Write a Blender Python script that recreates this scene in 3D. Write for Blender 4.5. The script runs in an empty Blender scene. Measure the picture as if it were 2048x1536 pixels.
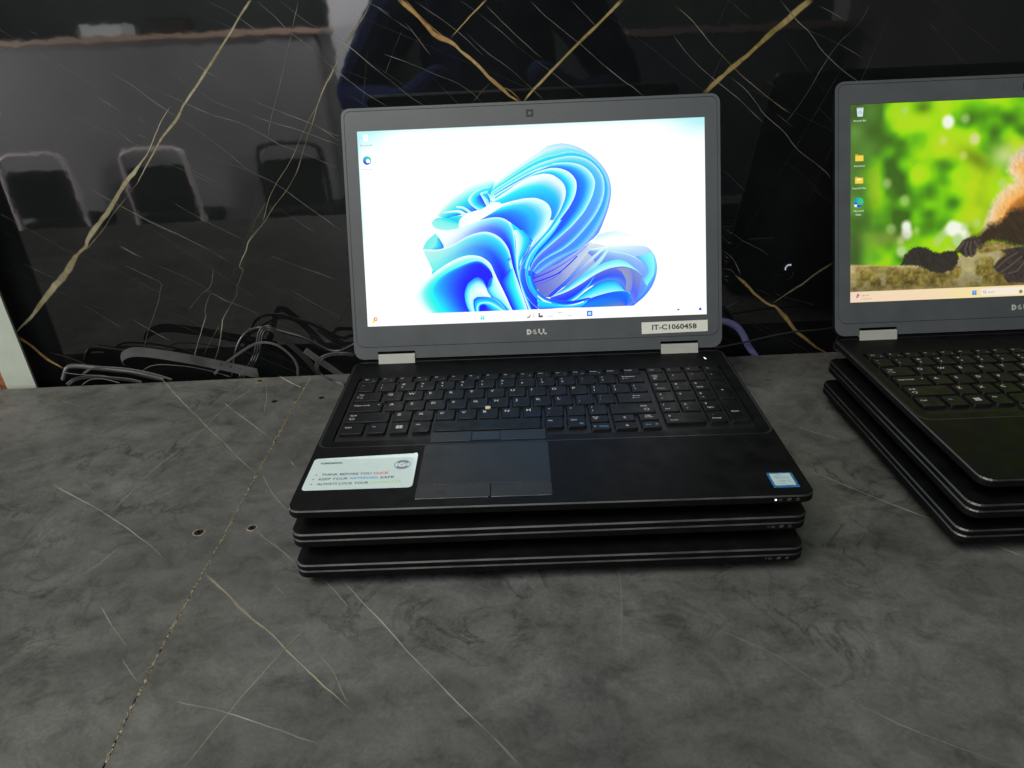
import bpy, bmesh, math, random, json
import numpy as np
from mathutils import Vector, Matrix, Euler
random.seed(7); rng = np.random.default_rng(7)
S = bpy.context.scene
COL = S.collection
MM = 0.001
# ------------------------------------------------------------------ camera
cam_d = bpy.data.cameras.new("camera"); cam = bpy.data.objects.new("camera", cam_d); COL.objects.link(cam)
R = ((0.9992215167, -0.0009968214, -0.0394381397), (-0.0355217181, -0.4576429721, -0.8884262027), (-0.0171629852, 0.8891354882, -0.4573221135))
cam.matrix_world = Matrix(((R[0][0], -R[1][0], -R[2][0], -0.01511327), (R[0][1], -R[1][1], -R[2][1], -0.39561388), (R[0][2], -R[1][2], -R[2][2], 0.29924055), (0, 0, 0, 1)))
cam_d.sensor_width = 36; cam_d.lens = 1384.11 / 2048 * 36
cam_d.clip_start = 0.01; cam_d.clip_end = 60
S.camera = cam
# ------------------------------------------------------------------ world, lamps, exposure
world = bpy.data.worlds.new("World"); S.world = world; world.use_nodes = True
world.node_tree.nodes["Background"].inputs[0].default_value = (0.82, 0.92, 1.0, 1)
world.node_tree.nodes["Background"].inputs[1].default_value = 0.05
def area(name, loc, target, size, energy, color, size_y=None):
    l = bpy.data.lights.new(name, 'AREA'); l.energy = energy; l.color = color; l.size = size
    if size_y: l.shape = 'RECTANGLE'; l.size_y = size_y
    o = bpy.data.objects.new(name, l); COL.objects.link(o); o.location = loc
    o.rotation_euler = (Vector(target) - Vector(loc)).to_track_quat('-Z', 'Y').to_euler()
    return o
area("unseen_lamp", (-0.9, -0.75, 1.75), (-0.1, 0.1, 0), 0.9, 27, (1.0, 0.97, 0.88), 0.6)
area("unseen_lamp", (-0.25, -1.5, 1.9), (-0.1, 0.1, 0), 1.0, 21, (0.95, 1.0, 0.95), 0.8)
area("unseen_lamp", (-4.4, -1.15, 0.35), (-1.8, -3.0, -0.5), 0.35, 128, (1.0, 0.98, 0.97))  # low lamp added to brighten the mirrored chairs and throw their shadows right
area("unseen_lamp", (-0.7, -2.3, 1.6), (-0.8, -3.4, 0.1), 0.3, 80, (1, 1, 1))  # lamp added to brighten the mirrored pillar
S.view_settings.view_transform = 'Standard'; S.view_settings.look = 'None'
S.view_settings.exposure = 0; S.view_settings.gamma = 1
S.cycles.max_bounces = 6; S.cycles.use_denoising = True
S.cycles.caustics_reflective = False; S.cycles.caustics_refractive = False
# ------------------------------------------------------------------ measured outlines (mm): veins, joint, cables, display pictures
D = json.loads('''{"wall":[[[[-269.9,338.0],[-286.9,320.1],[-301.1,304.1],[-326.0,278.4],[-348.1,255.1],[-362.9,240.3],[-375.0,226.0],[-394.6,209.0],[-409.8,191.5],[-425.1,174.6],[-439.7,157.3]],
[1.8,2.2,2.4,2.6,2.8,3,3.2,2.6,2.2,1.6,1],"pale",0.85,1.0],[[[-378.3,238.3],[-395.0,221.5],[-405.3,207.7],[-416.4,191.8],[-426.8,182.1],[-450.2,161.5],[-467.4,143.1],
[-490.1,120.4],[-513.5,97.2],[-519.7,87.2],[-534.1,77.4],[-543.2,68.3],[-554.1,57.1],[-567.6,44.8],[-582.3,32.3],[-600.0,17.6],[-615.1,4.8],[-642.0,-16.4]],[0.5,0.8,1.2,2,3.4,4.6,5,5.4,5.8,6.6,7.5,9.5,8.5,7.5,6.5,4.6,3.4,1.2],
"pale",1,1.6],[[[-431.8,164.5],[-439.7,157.3],[-460.8,138.9],[-479.7,122.0],[-494.4,106.6],[-510.8,93.0],[-522.7,81.1]],[0.5,0.9,0.9,0.8,1,1,0.6],"pale",0.6,1.0],
[[[-146.2,333.2],[-162.3,312.1],[-181.5,290.6],[-197.9,266.6],[-209.7,250.2],[-217.8,236.9],[-229.0,214.6],[-237.1,200.6],[-246.0,182.7],[-255.1,164.4],[-270.6,144.1],
[-287.6,127.3],[-300.6,112.0],[-308.2,104.2],[-326.1,86.7],[-332.7,74.4],[-344.7,57.0],[-342.0,50.5],[-354.8,30.4],[-355.7,21.6],[-378.2,-7.7],[-383.2,-20.1],[-394.5,-50.2],
[-408.1,-75.0]],[2.4,2.4,2.2,2,1.6,1.4,1,1,1,1,1,1.1,1.1,1.3,1.5,1.4,1.2,1,1.1,1.1,1.3,1.4,1.3,1.1],"pale",0.85,1.4],[[[-217.8,236.9],[-234.7,214.8],[-247.5,195.6],
[-260.7,175.9],[-280.8,152.2],[-291.6,137.3],[-299.6,121.9],[-306.8,106.2]],[0.6,0.6,0.6,0.6,0.6,0.6,0.6,0.6],"pale",0.7,1.0],[[[-296.7,131.6],[-315.4,108.6],[-326.1,86.7]],
[0.4,0.4,0.4],"white",0.5,1.0],[[[-344.7,57.0],[-352.1,52.0],[-352.5,45.6]],[0.5,0.5,0.5],"orange",0.6,1.0],[[[-641.7,-21.6],[-629.0,-34.0],[-614.2,-53.8],[-596.4,-69.3]],
[5,5,4.2,3],"orange",1,1.0],[[[-122.0,330.7],[-106.8,316.2],[-93.9,303.1],[-85.7,294.8],[-70.1,287.7],[-60.0,277.6],[-42.7,263.7],[-32.3,253.2],[-18.1,241.5],[-7.3,231.6],
[0.9,225.2]],[4.5,5,5,5,5.5,5,4.5,4.5,4,3,1.6],"orange",1,1.5],[[[-115.0,330.5],[-100.1,312.8],[-86.9,301.2],[-70.9,289.4]],[1,1.2,1.2,1],"orange",0.8,1.0],[[[-19.8,243.3],
[-9.8,238.6],[2.8,226.0]],[0.8,1,0.8],"orange",0.8,1.0],[[[-29.1,327.4],[-44.9,314.6],[-70.6,292.3]],[2.8,2.4,1.6],"gold",0.9,1.0],[[[110.1,322.1],[88.4,302.3],[65.3,282.3],
[36.0,256.3],[13.3,236.0],[3.7,225.6]],[4.2,3.8,3.4,3,2.8,2],"gold",0.9,1.0],[[[307.8,314.1],[289.5,299.9],[266.8,281.6],[247.0,265.3],[228.3,251.0],[201.0,225.7]],
[7,7,6.5,6,5.5,5],"gold",1,1.6],[[[-573.6,215.7],[-555.3,203.7]],[0.65,0.65],"white",0.55,1.0],[[[-607.0,132.6],[-574.1,108.1],[-534.1,77.4]],[0.65,0.65,0.65],"white",0.55,1.0],
[[[-439.7,277.2],[-416.9,262.1],[-399.4,246.1],[-375.0,226.0],[-352.9,209.1],[-327.9,186.2],[-309.0,166.7],[-282.9,151.4],[-257.4,129.9],[-213.6,91.8]],[0.65,0.65,0.65,0.65,0.65,0.65,0.65,0.65,0.65,0.65],
"white",0.55,1.0],[[[-416.4,263.8],[-385.0,251.5],[-360.4,239.3],[-339.0,228.0],[-309.4,217.9],[-282.4,202.5],[-267.2,192.8],[-242.2,182.5],[-206.6,164.2]],[0.65,0.65,0.65,0.65,0.65,0.65,0.65,0.65,0.65],
"white",0.55,1.0],[[[-371.7,273.6],[-358.5,261.4],[-347.4,254.2],[-330.4,240.7],[-306.7,230.1],[-279.0,219.3],[-247.2,208.2],[-202.6,190.0]],[0.65,0.65,0.65,0.65,0.65,0.65,0.65,0.65],
"white",0.55,1.0],[[[-347.4,283.4],[-335.5,273.0],[-316.7,259.7]],[0.65,0.65,0.65],"white",0.55,1.0],[[[-293.0,241.7],[-269.3,230.3],[-241.5,218.6],[-201.2,199.0]],
[0.65,0.65,0.65,0.65],"white",0.55,1.0],[[[-267.1,334.8],[-251.5,320.3],[-236.9,304.0],[-211.8,283.6],[-197.9,268.3],[-182.1,254.2]],[0.65,0.65,0.65,0.65,0.65,0.65],
"white",0.55,1.0],[[[-241.9,333.9],[-217.5,312.7],[-201.2,304.2],[-177.5,285.5]],[0.65,0.65,0.65,0.65],"white",0.55,1.0],[[[-318.2,336.8],[-287.1,319.4],[-261.4,297.8]],
[0.65,0.65,0.65],"white",0.55,1.0],[[[-405.7,182.1],[-376.6,167.8],[-352.9,153.5]],[0.65,0.65,0.65],"white",0.55,1.0],[[[-458.6,252.0],[-435.8,235.5]],[0.65,0.65],
"white",0.55,1.0],[[[-420.8,229.6],[-405.2,218.4]],[0.65,0.65],"white",0.55,1.0],[[[-424.2,211.2],[-412.4,206.2]],[0.65,0.65],"white",0.55,1.0],[[[-448.2,219.3],[-430.8,201.5]],
[0.65,0.65],"white",0.55,1.0],[[[-498.0,157.9],[-475.7,141.5],[-462.8,132.1],[-444.3,120.4],[-415.1,103.0],[-380.2,80.8],[-354.0,61.6]],[0.65,0.65,0.65,0.65,0.65,0.65,0.65],
"white",0.55,1.0],[[[-286.0,125.2],[-246.1,91.3]],[0.65,0.65],"white",0.55,1.0],[[[-481.8,88.6],[-458.1,71.9]],[0.65,0.65],"white",0.55,1.0],[[[-507.0,317.0],[-496.7,311.1]],
[0.65,0.65],"white",0.55,1.0],[[[-225.6,212.6],[-202.1,193.6]],[0.65,0.65],"white",0.55,1.0],[[[-360.3,186.6],[-330.4,175.2],[-309.0,166.7]],[0.65,0.65,0.65],"white",0.55,1.0],
[[[-223.1,333.9],[-237.8,299.2],[-253.5,263.8],[-272.5,223.4],[-283.1,198.9],[-295.2,177.4]],[0.6,0.6,0.6,0.6,0.6,0.6],"pale",0.6,1.0],[[[-465.8,135.1],[-432.8,111.8],
[-401.3,94.1],[-366.6,69.7],[-345.0,56.0],[-324.7,44.3]],[0.6,0.6,0.6,0.6,0.6,0.6],"white",0.5,1.0],[[[-406.2,136.4],[-375.9,115.3],[-333.7,89.0]],[0.6,0.6,0.6],"white",0.5,1.0],
[[[-481.5,89.5],[-457.9,72.8]],[0.6,0.6],"white",0.5,1.0],[[[-446.0,63.8],[-413.5,46.3],[-394.1,32.3],[-374.9,15.9],[-352.0,4.7]],[0.6,0.6,0.6,0.6,0.6],"white",0.5,1.0],
[[[-482.5,65.5],[-458.3,49.4],[-444.3,40.1],[-446.3,32.5],[-456.5,10.8],[-475.7,-20.3],[-489.0,-44.4]],[0.6,0.6,0.6,0.6,0.6,0.6,0.6],"white",0.5,1.0],[[[-550.5,20.9],
[-527.3,0.6],[-506.8,-16.5]],[0.6,0.6,0.6],"white",0.5,1.0],[[[-494.4,-3.3],[-473.6,-20.4],[-452.1,-36.7]],[0.6,0.6,0.6],"white",0.5,1.0],[[[-305.4,67.9],[-273.3,52.7],
[-228.7,33.3]],[0.6,0.6,0.6],"white",0.5,1.0],[[[-287.1,22.8],[-260.9,3.7],[-222.4,-20.9]],[0.6,0.6,0.6],"white",0.5,1.0],[[[-601.3,72.1],[-566.1,49.1]],[0.6,0.6],
"white",0.5,1.0],[[[-610.9,-44.4],[-587.6,-52.7],[-563.4,-66.1]],[0.6,0.6,0.6],"white",0.5,1.0],[[[-384.3,-15.5],[-403.1,-40.3],[-416.3,-59.0]],[0.6,0.6,0.6],"white",0.5,1.0],
[[[-376.1,55.3],[-385.3,34.1],[-400.9,21.6],[-420.5,2.3]],[0.6,0.6,0.6,0.6],"white",0.5,1.0],[[[-387.4,25.4],[-399.0,3.5],[-400.1,-5.5],[-409.8,-23.5],[-422.0,-46.5],
[-430.8,-64.1]],[0.9,0.9,0.9,0.9,0.9,0.9],"pale",0.65,1.0],[[[-200.6,305.7],[-179.8,289.7],[-157.2,269.9],[-142.3,257.6],[-122.3,239.0],[-103.1,226.0]],[0.7,0.7,0.7,0.7,0.7,0.7],
"white",0.5,1.0],[[[-205.6,275.2],[-189.6,261.2],[-164.7,241.6],[-144.1,227.7]],[0.7,0.7,0.7,0.7],"white",0.5,1.0],[[[-143.2,280.1],[-118.8,270.9],[-90.8,258.9],[-69.4,249.6],
[-51.7,237.8],[-41.2,227.0]],[0.7,0.7,0.7,0.7,0.7,0.7],"white",0.5,1.0],[[[-146.3,325.5],[-128.5,312.4],[-112.0,300.6]],[0.7,0.7,0.7],"white",0.5,1.0],[[[-59.1,326.8],
[-39.6,314.4],[-22.6,300.3],[-5.2,285.2],[12.5,271.4],[30.5,259.0],[48.8,244.8],[73.0,227.5]],[0.7,0.7,0.7,0.7,0.7,0.7,0.7,0.7],"white",0.5,1.0],[[[13.9,323.9],[29.5,309.3],
[49.0,294.3],[67.1,280.6],[89.2,261.7],[111.8,243.9],[123.2,236.6],[136.8,225.7]],[0.7,0.7,0.7,0.7,0.7,0.7,0.7,0.7],"white",0.5,1.0],[[[-32.1,321.1],[-4.9,294.8],
[26.1,268.3]],[0.7,0.7,0.7],"white",0.5,1.0],[[[-54.1,296.8],[-34.6,278.2],[-9.9,260.7],[8.0,244.7],[26.2,227.6]],[0.7,0.7,0.7,0.7,0.7],"white",0.5,1.0],[[[-29.8,248.8],
[-52.4,227.4]],[0.7,0.7],"white",0.5,1.0],[[[56.2,322.3],[85.0,294.5]],[0.7,0.7],"white",0.5,1.0],[[[-116.5,308.7],[-92.9,275.6]],[0.7,0.7],"white",0.5,1.0],[[[-120.9,301.0],
[-143.7,261.1]],[0.7,0.7],"white",0.5,1.0],[[[-152.9,328.9],[-131.5,317.2]],[0.7,0.7],"white",0.5,1.0],[[[-105.5,328.6],[-65.5,300.4],[-36.7,273.3]],[0.7,0.7,0.7],
"white",0.5,1.0],[[[161.3,315.1],[182.0,299.4],[205.7,275.9],[229.9,253.5],[248.3,238.3],[279.1,216.3],[302.1,201.2]],[0.8,1,1.1,1,1,0.8,0.6],"pale",0.65,1.0],[[[164.1,285.7],
[181.0,266.3],[200.8,248.8],[222.8,232.5],[245.2,216.0],[272.7,192.6]],[0.8,0.8,0.8,0.8,0.8,0.8],"white",0.6,1.0],[[[229.2,242.5],[249.7,226.3],[271.5,202.5],[295.0,183.5],
[313.3,164.3],[335.3,148.4],[351.1,136.3],[358.4,128.2]],[0.9,0.9,0.9,0.9,0.9,0.9,0.9,0.9],"white",0.65,1.0],[[[273.1,314.7],[289.8,297.5],[310.4,280.7],[326.0,263.7],
[353.6,242.6],[372.6,230.7]],[0.8,0.8,0.8,0.8,0.8,0.8],"white",0.6,1.0],[[[220.6,315.9],[245.1,296.1]],[0.6,0.6],"white",0.4,1.0],[[[289.8,297.5],[306.0,285.7],[341.3,270.5],
[373.6,254.4]],[0.6,0.6,0.6,0.6],"white",0.4,1.0],[[[368.7,307.0],[359.8,288.4],[341.4,269.7],[328.5,248.6],[318.7,228.6],[306.8,208.1],[296.5,193.4]],[0.6,0.6,0.6,0.6,0.6,0.6,0.6],
"white",0.4,1.0],[[[229.6,145.3],[262.3,117.8]],[0.6,0.6],"white",0.4,1.0],[[[266.7,240.2],[281.3,228.4]],[0.6,0.6],"white",0.4,1.0],[[[434.1,287.1],[482.8,245.8]],
[0.6,0.6],"white",0.4,1.0],[[[282.7,203.8],[306.0,187.6]],[0.6,0.6],"white",0.4,1.0],[[[313.3,307.6],[346.5,292.1]],[0.6,0.6],"white",0.4,1.0],[[[238.0,51.9],[251.5,40.0],
[260.3,26.8],[265.3,15.0]],[0.7,0.7,0.7,0.7],"white",0.7,1.0],[[[240.8,23.2],[245.6,25.2],[253.2,23.3],[260.2,16.5]],[0.7,0.8,0.9,2],"pale",0.6,1.0],[[[258.1,18.6],
[267.0,11.0],[276.8,2.0],[286.9,-8.4],[298.3,-18.3],[308.0,-24.8],[314.7,-27.2],[325.3,-38.6],[335.9,-50.2],[345.2,-60.4],[358.7,-72.4],[373.8,-84.5],[397.3,-98.7]],
[1.5,4,3.4,3.6,3,4,6,5,4.5,4,3,2.2,1.5],"orange",0.7,1.5],[[[309.1,-22.9],[319.5,-15.3],[337.9,-2.8],[344.8,1.5],[355.7,12.1],[365.8,19.4],[379.3,27.8]],[1.2,1.6,2.4,2.2,2.6,3,3.4],
"pale",0.55,1.0],[[[246.0,-29.3],[266.9,-15.9]],[0.8,0.8],"white",0.6,1.0],[[[238.1,75.4],[252.1,68.6],[260.1,62.1],[273.1,54.7],[290.2,45.8],[297.2,39.2]],[0.6,0.6,0.6,0.6,0.6,0.6],
"white",0.5,1.0],[[[284.7,-0.3],[311.8,-14.9]],[0.6,0.6],"white",0.3,1.0],[[[244.1,14.7],[253.9,5.1]],[0.7,0.7],"white",0.3,1.0]],"counter":[[[[-466.7,373.5],[-407.7,303.7],
[-370.1,261.0],[-336.0,222.2],[-308.2,190.7],[-289.4,170.3],[-269.6,150.9]],[1.3,1.6,1.4,1.4,1.1,0.8,0.6],"cream",0.75,1],[[[-315.6,366.8],[-298.6,349.6],[-276.7,330.1]],
[1.4,1.4,1.4],"white",0.75,1],[[[-361.9,302.7],[-313.4,252.9],[-275.8,213.7]],[1,1,1.1],"white",0.6,1],[[[-333.4,347.2],[-352.3,295.1],[-363.0,227.9],[-371.7,191.0],
[-378.9,163.8],[-386.5,97.4]],[0.9,1,1,1.4,1.6,0.8],"white",0.35,1],[[[-333.0,368.2],[-313.7,311.0],[-303.7,269.3]],[0.9,0.9,0.9],"white",0.4,1],[[[-469.3,147.9],
[-420.5,117.7],[-385.0,94.6],[-360.7,77.3],[-326.1,50.5],[-309.7,35.6]],[1.2,1.4,1.3,1.1,0.8,0.6],"white",0.6,1],[[[-448.6,158.0],[-411.6,124.7]],[0.8,0.8],"cream",0.4,1],
[[[-569.6,224.9],[-538.0,224.4]],[0.9,0.9],"white",0.4,1],[[[-246.3,69.0],[-220.8,45.5],[-201.0,26.1]],[1,1,0.8],"white",0.5,1],[[[-268.7,154.1],[-246.5,118.6],[-222.0,88.9]],
[0.8,0.8,0.8],"white",0.45,1],[[[-452.8,364.4],[-415.8,328.3]],[0.7,0.7],"white",0.4,1],[[[-299.0,282.2],[-279.5,246.5]],[0.5,0.5],"white",0.35,1],[[[-248.8,176.5],
[-236.7,160.5]],[0.7,0.7],"white",0.6,1],[[[-565.9,324.8],[-547.9,313.9],[-520.9,302.6]],[1.5,1.5,1.5],"white",0.15,1],[[[-352.6,57.9],[-358.6,37.8],[-368.6,15.9]],
[0.8,0.8,0.8],"white",0.35,1],[[[-270.2,17.7],[-242.6,-6.6],[-230.4,-19.0],[-210.7,-35.4],[-193.9,-48.9],[-183.5,-59.6],[-163.4,-78.0],[-150.9,-89.3],[-136.7,-101.4],
[-125.4,-111.2]],[1.8,1.7,1.5,1.4,1.3,1.2,1.2,1.1,1,0.6],"cream",0.75,1],[[[-173.5,-39.6],[-183.7,-58.9],[-190.3,-73.5],[-194.8,-83.9],[-200.3,-96.1],[-204.3,-108.2],
[-210.3,-123.7],[-217.8,-144.0]],[0.5,1,0.9,1.1,1.1,1,0.8,0.6],"cream",0.55,1],[[[-246.0,-97.9],[-226.0,-102.8],[-209.4,-107.0],[-189.5,-113.8],[-172.2,-119.9],[-155.0,-126.7],
[-141.5,-131.4]],[0.6,1,1,1,1.2,1.1,0.5],"white",0.55,1],[[[-335.7,-13.3],[-312.4,-37.0],[-293.2,-56.2]],[0.9,0.7,0.4],"white",0.5,1],[[[-295.2,-62.5],[-283.1,-74.4],
[-270.7,-85.9]],[0.7,0.8,0.6],"white",0.5,1],[[[-174.7,8.6],[-160.9,-6.9],[-146.7,-24.6]],[0.9,0.9,0.9],"white",0.55,1],[[[-210.2,2.9],[-194.6,-13.8]],[0.7,0.7],"white",0.4,1],
[[[-159.8,-64.8],[-147.9,-77.3],[-138.7,-92.5],[-131.4,-104.7]],[0.6,0.8,0.9,0.8],"white",0.4,1],[[[-229.4,55.3],[-202.0,28.1]],[0.8,0.8],"white",0.45,1],[[[-360.3,32.7],
[-352.2,57.5]],[0.8,0.8],"white",0.35,1],[[[-158.7,5.6],[-123.0,-35.9],[-89.8,-76.1],[-61.4,-107.1],[-36.4,-134.6],[-23.5,-149.0]],[1,1.2,1.2,1.1,1.1,1.1],"white",0.6,1],
[[[52.1,9.9],[49.6,-23.7],[42.3,-68.5]],[1,0.9,0.6],"white",0.4,1],[[[112.1,-54.0],[141.8,-76.2],[170.7,-107.5],[207.3,-135.4],[246.8,-157.5]],[0.5,0.8,0.9,1,1],"white",0.35,1],
[[[237.6,231.0],[268.5,196.7],[294.5,176.2]],[0.9,0.9,0.5],"white",0.5,1],[[[238.5,129.9],[252.2,118.9],[266.9,101.3],[287.2,80.1],[306.6,60.8],[320.2,48.5]],[1,1,1.1,1.3,1.1,0.8],
"white",0.5,1],[[[338.6,28.0],[358.8,4.3]],[1.2,1.2],"white",0.6,1],[[[277.0,-76.2],[294.5,-78.8]],[1,1],"white",0.5,1],[[[-4.5,-1.1],[37.1,2.4]],[0.8,0.8],"white",0.2,1]],
"seam":[[-273.3,371.6],[-274.7,322.6],[-274.9,267.3],[-274.0,214.4],[-273.1,192.1],[-272.6,154.3],[-272.9,117.1],[-271.2,78.1],[-270.4,40.8],[-271.9,20.4],[-271.2,-48.5],
[-268.6,-96.9],[-263.9,-145.1]],"cab":{"cord":[[-384.2,389.9,-81.8],[-373.6,390.1,-49.4],[-364.0,390.3,-31.5],[-352.6,390.5,-19.9],[-340.6,390.8,-15.7],[-331.7,391.0,-15.5],
[-321.0,391.2,-17.2],[-308.6,391.4,-22.0],[-287.7,391.9,-29.7],[-271.5,392.2,-39.7],[-257.3,392.5,-49.0],[-246.4,392.7,-51.4],[-236.9,392.9,-48.7],[-223.7,393.2,-42.6]],
"ribbon":[[-371.7,380.1,-82.5],[-365.0,380.3,-72.6],[-352.1,380.5,-59.5],[-342.9,380.7,-45.1],[-337.2,380.8,-30.8],[-330.2,381.0,-15.6],[-322.3,381.1,-11.8],[-314.7,381.3,-17.5],
[-297.5,381.6,-37.6],[-284.0,381.9,-55.4],[-274.5,382.1,-72.1],[-269.4,382.2,-82.5]],"twin":[[-396.9,371.6,-67.1],[-386.9,371.8,-57.6],[-369.8,372.2,-46.2],[-349.5,372.6,-33.9],
[-337.4,372.8,-28.7],[-326.3,373.1,-27.8],[-313.9,373.3,-31.4],[-303.5,373.5,-40.3],[-295.8,373.7,-52.3],[-293.6,373.7,-63.5],[-295.8,373.7,-77.1]],"loop":[[-221.6,377.2,-50.8],
[-231.0,376.0,-48.0],[-241.7,374.8,-47.0],[-252.3,372.6,-47.2],[-260.8,369.4,-49.8],[-266.1,366.3,-56.1],[-266.7,365.3,-64.2],[-261.1,364.4,-72.0],[-243.9,344.5,-68.5],
[-227.5,333.8,-68.5]],"grey":[[-281.7,378.0,-42.0],[-266.4,378.3,-56.9],[-254.7,378.5,-67.4],[-242.0,378.8,-80.0]],"strap":[[-509.3,379.3,-52.1],[-510.7,378.3,-47.4],
[-506.3,376.4,-40.6],[-495.9,373.6,-35.2],[-482.5,371.9,-33.4],[-460.1,371.3,-36.6],[-425.2,371.0,-44.4],[-399.5,371.6,-51.7],[-377.4,371.0,-57.5],[-342.4,370.7,-68.0]],
"low1":[[-593.5,381.6,-71.8],[-583.7,381.8,-56.5],[-573.5,382.0,-53.9],[-555.6,382.4,-56.4],[-529.1,382.9,-61.3],[-502.5,383.5,-66.8],[-467.9,384.2,-78.1]],"low2":[[-558.6,370.3,-60.2],
[-548.3,370.5,-54.0],[-535.7,370.8,-51.8],[-520.4,371.1,-53.0],[-498.3,371.5,-56.5],[-472.7,372.1,-64.0],[-451.9,372.5,-72.8]],"low3":[[-579.4,365.9,-54.6],[-558.7,366.3,-58.7],
[-534.5,366.8,-60.9],[-525.9,367.0,-62.9]],"low4":[[-577.4,362.9,-70.2],[-566.0,363.2,-63.5],[-551.4,363.5,-61.1],[-533.3,363.8,-62.1],[-502.5,364.5,-66.7],[-485.5,364.8,-71.7]],
"low5":[[-557.8,361.3,-70.1],[-548.8,361.5,-64.9],[-540.8,361.7,-62.9],[-528.2,361.9,-63.9],[-511.7,362.3,-69.9]],"purple":[[220.5,394.2,-28.1],[229.4,394.4,-30.5],
[238.3,394.6,-32.6],[250.2,394.8,-39.6],[259.0,395.0,-50.8],[265.5,395.1,-63.4],[274.6,395.3,-76.4],[282.4,395.5,-88.0]],"thin":[[219.2,378.2,-58.4],[225.3,378.3,-58.1],
[251.2,379.9,-54.7],[288.5,383.6,-48.4],[319.6,386.2,-44.8],[344.2,386.8,-44.0],[375.1,387.4,-43.8]]},"bloom":[[[[-103.9,53.7],[-88.5,66.2],[-65.7,78.5],[-43.2,87.8],
[-20.7,98.5],[1.3,97.6]],[[-110.4,11.3],[-83.5,10.9],[-61.2,10.8],[-38.9,10.6],[-16.5,10.6],[2.0,10.7]],[[0,"00f0fa"],[0.5,"0096ff"],[1,"0050ff"]],[[0,"00f0fa"],[0.5,"0096ff"],
[1,"0050ff"]],0],[[[44.2,74.7],[54.5,76.5],[65.4,73.9],[77.8,69.8]],[[14.7,26.2],[31.2,33.6],[49.8,40.3],[72.2,51.1]],[[0,"dce6eb"],[0.5,"b4bedc"],[1,"8c96d2"]],[[0,"dce6eb"],
[0.5,"b4bedc"],[1,"8c96d2"]],0],[[[54.3,69.3],[76.4,71.7],[94.7,71.7],[111.6,70.0],[118.8,63.9],[122.3,55.0],[122.5,44.8],[118.9,32.5],[110.6,21.1],[98.6,11.3]],[[50.6,67.9],
[57.8,61.9],[61.3,54.4],[64.8,47.0],[60.8,36.2],[53.2,26.9],[49.3,19.7],[48.4,14.6],[52.8,12.2],[75.0,11.4]],[[0,"f4ffff"],[0.3,"cdf0f0"],[0.6,"96b9f0"],[1,"8296e6"]],
[[0,"64a0ff"],[0.15,"78a0ff"],[0.4,"5078ff"],[1,"6e7ddc"]],0],[[[118.8,63.9],[122.3,55.0],[122.7,44.8],[118.9,32.5],[110.6,21.1],[98.6,11.3]],[[118.8,63.9],[120.4,52.2],
[118.4,42.1],[111.5,30.6],[103.2,19.2],[89.7,11.0]],[[0,"8cd2ff"],[1,"96f0f5"]],[[0,"508cff"],[1,"78a0ff"]],0],[[[76.3,67.0],[90.9,63.9],[101.8,59.4],[111.2,52.5],
[118.5,46.4]],[[76.3,66.4],[90.9,63.3],[101.8,58.7],[111.2,51.7],[118.4,45.3]],[[0,"f0ffff"],[1,"d0f5ff"]],[[0,"f0ffff"],[1,"d0f5ff"]],0],[[[118.8,63.9],[120.4,52.2],
[119.5,42.0],[112.3,30.6]],[[101.1,60.2],[109.8,52.6],[112.6,45.2],[108.0,38.1]],[[0,"a0f5f0"],[0.6,"82e6f5"],[1,"8cb4ff"]],[[0,"a0f5f0"],[0.6,"82e6f5"],[1,"8cb4ff"]],
0],[[[64.2,83.0],[73.1,85.6],[83.3,86.2],[92.8,83.7],[102.2,79.4]],[[58.1,74.2],[69.2,76.7],[80.2,77.8],[91.2,78.4],[102.2,79.0]],[[0,"c8ebeb"],[0.6,"e6f5f5"],[1,"ffffff"]],
[[0,"f0fcfc"],[1,"ffffff"]],0],[[[14.6,22.5],[31.0,27.8],[46.0,35.3],[61.0,44.2],[74.4,49.6],[86.9,51.1],[95.0,49.9],[102.3,46.3],[108.1,41.3]],[[15.8,15.5],[26.2,15.1],
[38.2,20.1],[49.5,28.5],[60.8,34.7],[71.9,38.3],[84.4,36.8],[91.6,27.0],[100.1,11.9]],[[0,"6e78dc"],[0.3,"5564ff"],[0.7,"1e5aff"],[1,"28beff"]],[[0,"8ca0dc"],[0.4,"828cd2"],
[0.7,"6e82ff"],[1,"8296e6"]],0],[[[81.7,49.3],[88.4,49.8],[95.0,48.8],[97.8,41.4],[97.6,31.1],[95.2,24.6]],[[83.2,48.5],[86.8,46.2],[90.4,40.2],[91.7,34.3],[90.9,28.5],
[91.5,25.5]],[[0,"969bbe"],[1,"9aa0b4"]],[[0,"8c9be6"],[1,"9aa0be"]],0],[[[45.3,11.4],[52.9,18.9],[67.9,24.2],[82.7,26.4],[91.5,25.9],[95.5,22.4],[95.0,17.3],[91.2,10.9]],
[[45.3,11.0],[52.7,11.1],[60.1,11.2],[67.6,11.2],[75.0,11.1],[82.3,11.1],[86.0,11.0],[90.5,11.0]],[[0,"1e64ff"],[0.5,"0a96ff"],[1,"1e96ff"]],[[0,"46b4ff"],[0.3,"1e78ff"],
[0.6,"6e82dc"],[1,"8c91b4"]],0],[[[26.2,14.5],[38.1,18.7],[49.5,26.7],[60.7,33.6],[71.9,37.8],[82.2,36.8],[86.5,32.3],[90.1,27.0],[95.6,23.9]],[[20.2,15.1],[32.1,13.9],
[45.5,17.3],[60.4,22.1],[75.3,25.6],[84.2,26.5],[88.6,26.3],[92.3,25.5],[95.5,23.1]],[[0,"1e78ff"],[0.4,"00d2ff"],[0.8,"96f0fa"],[1,"c8fffa"]],[[0,"5ab4ff"],[0.3,"8cf0fa"],
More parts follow.
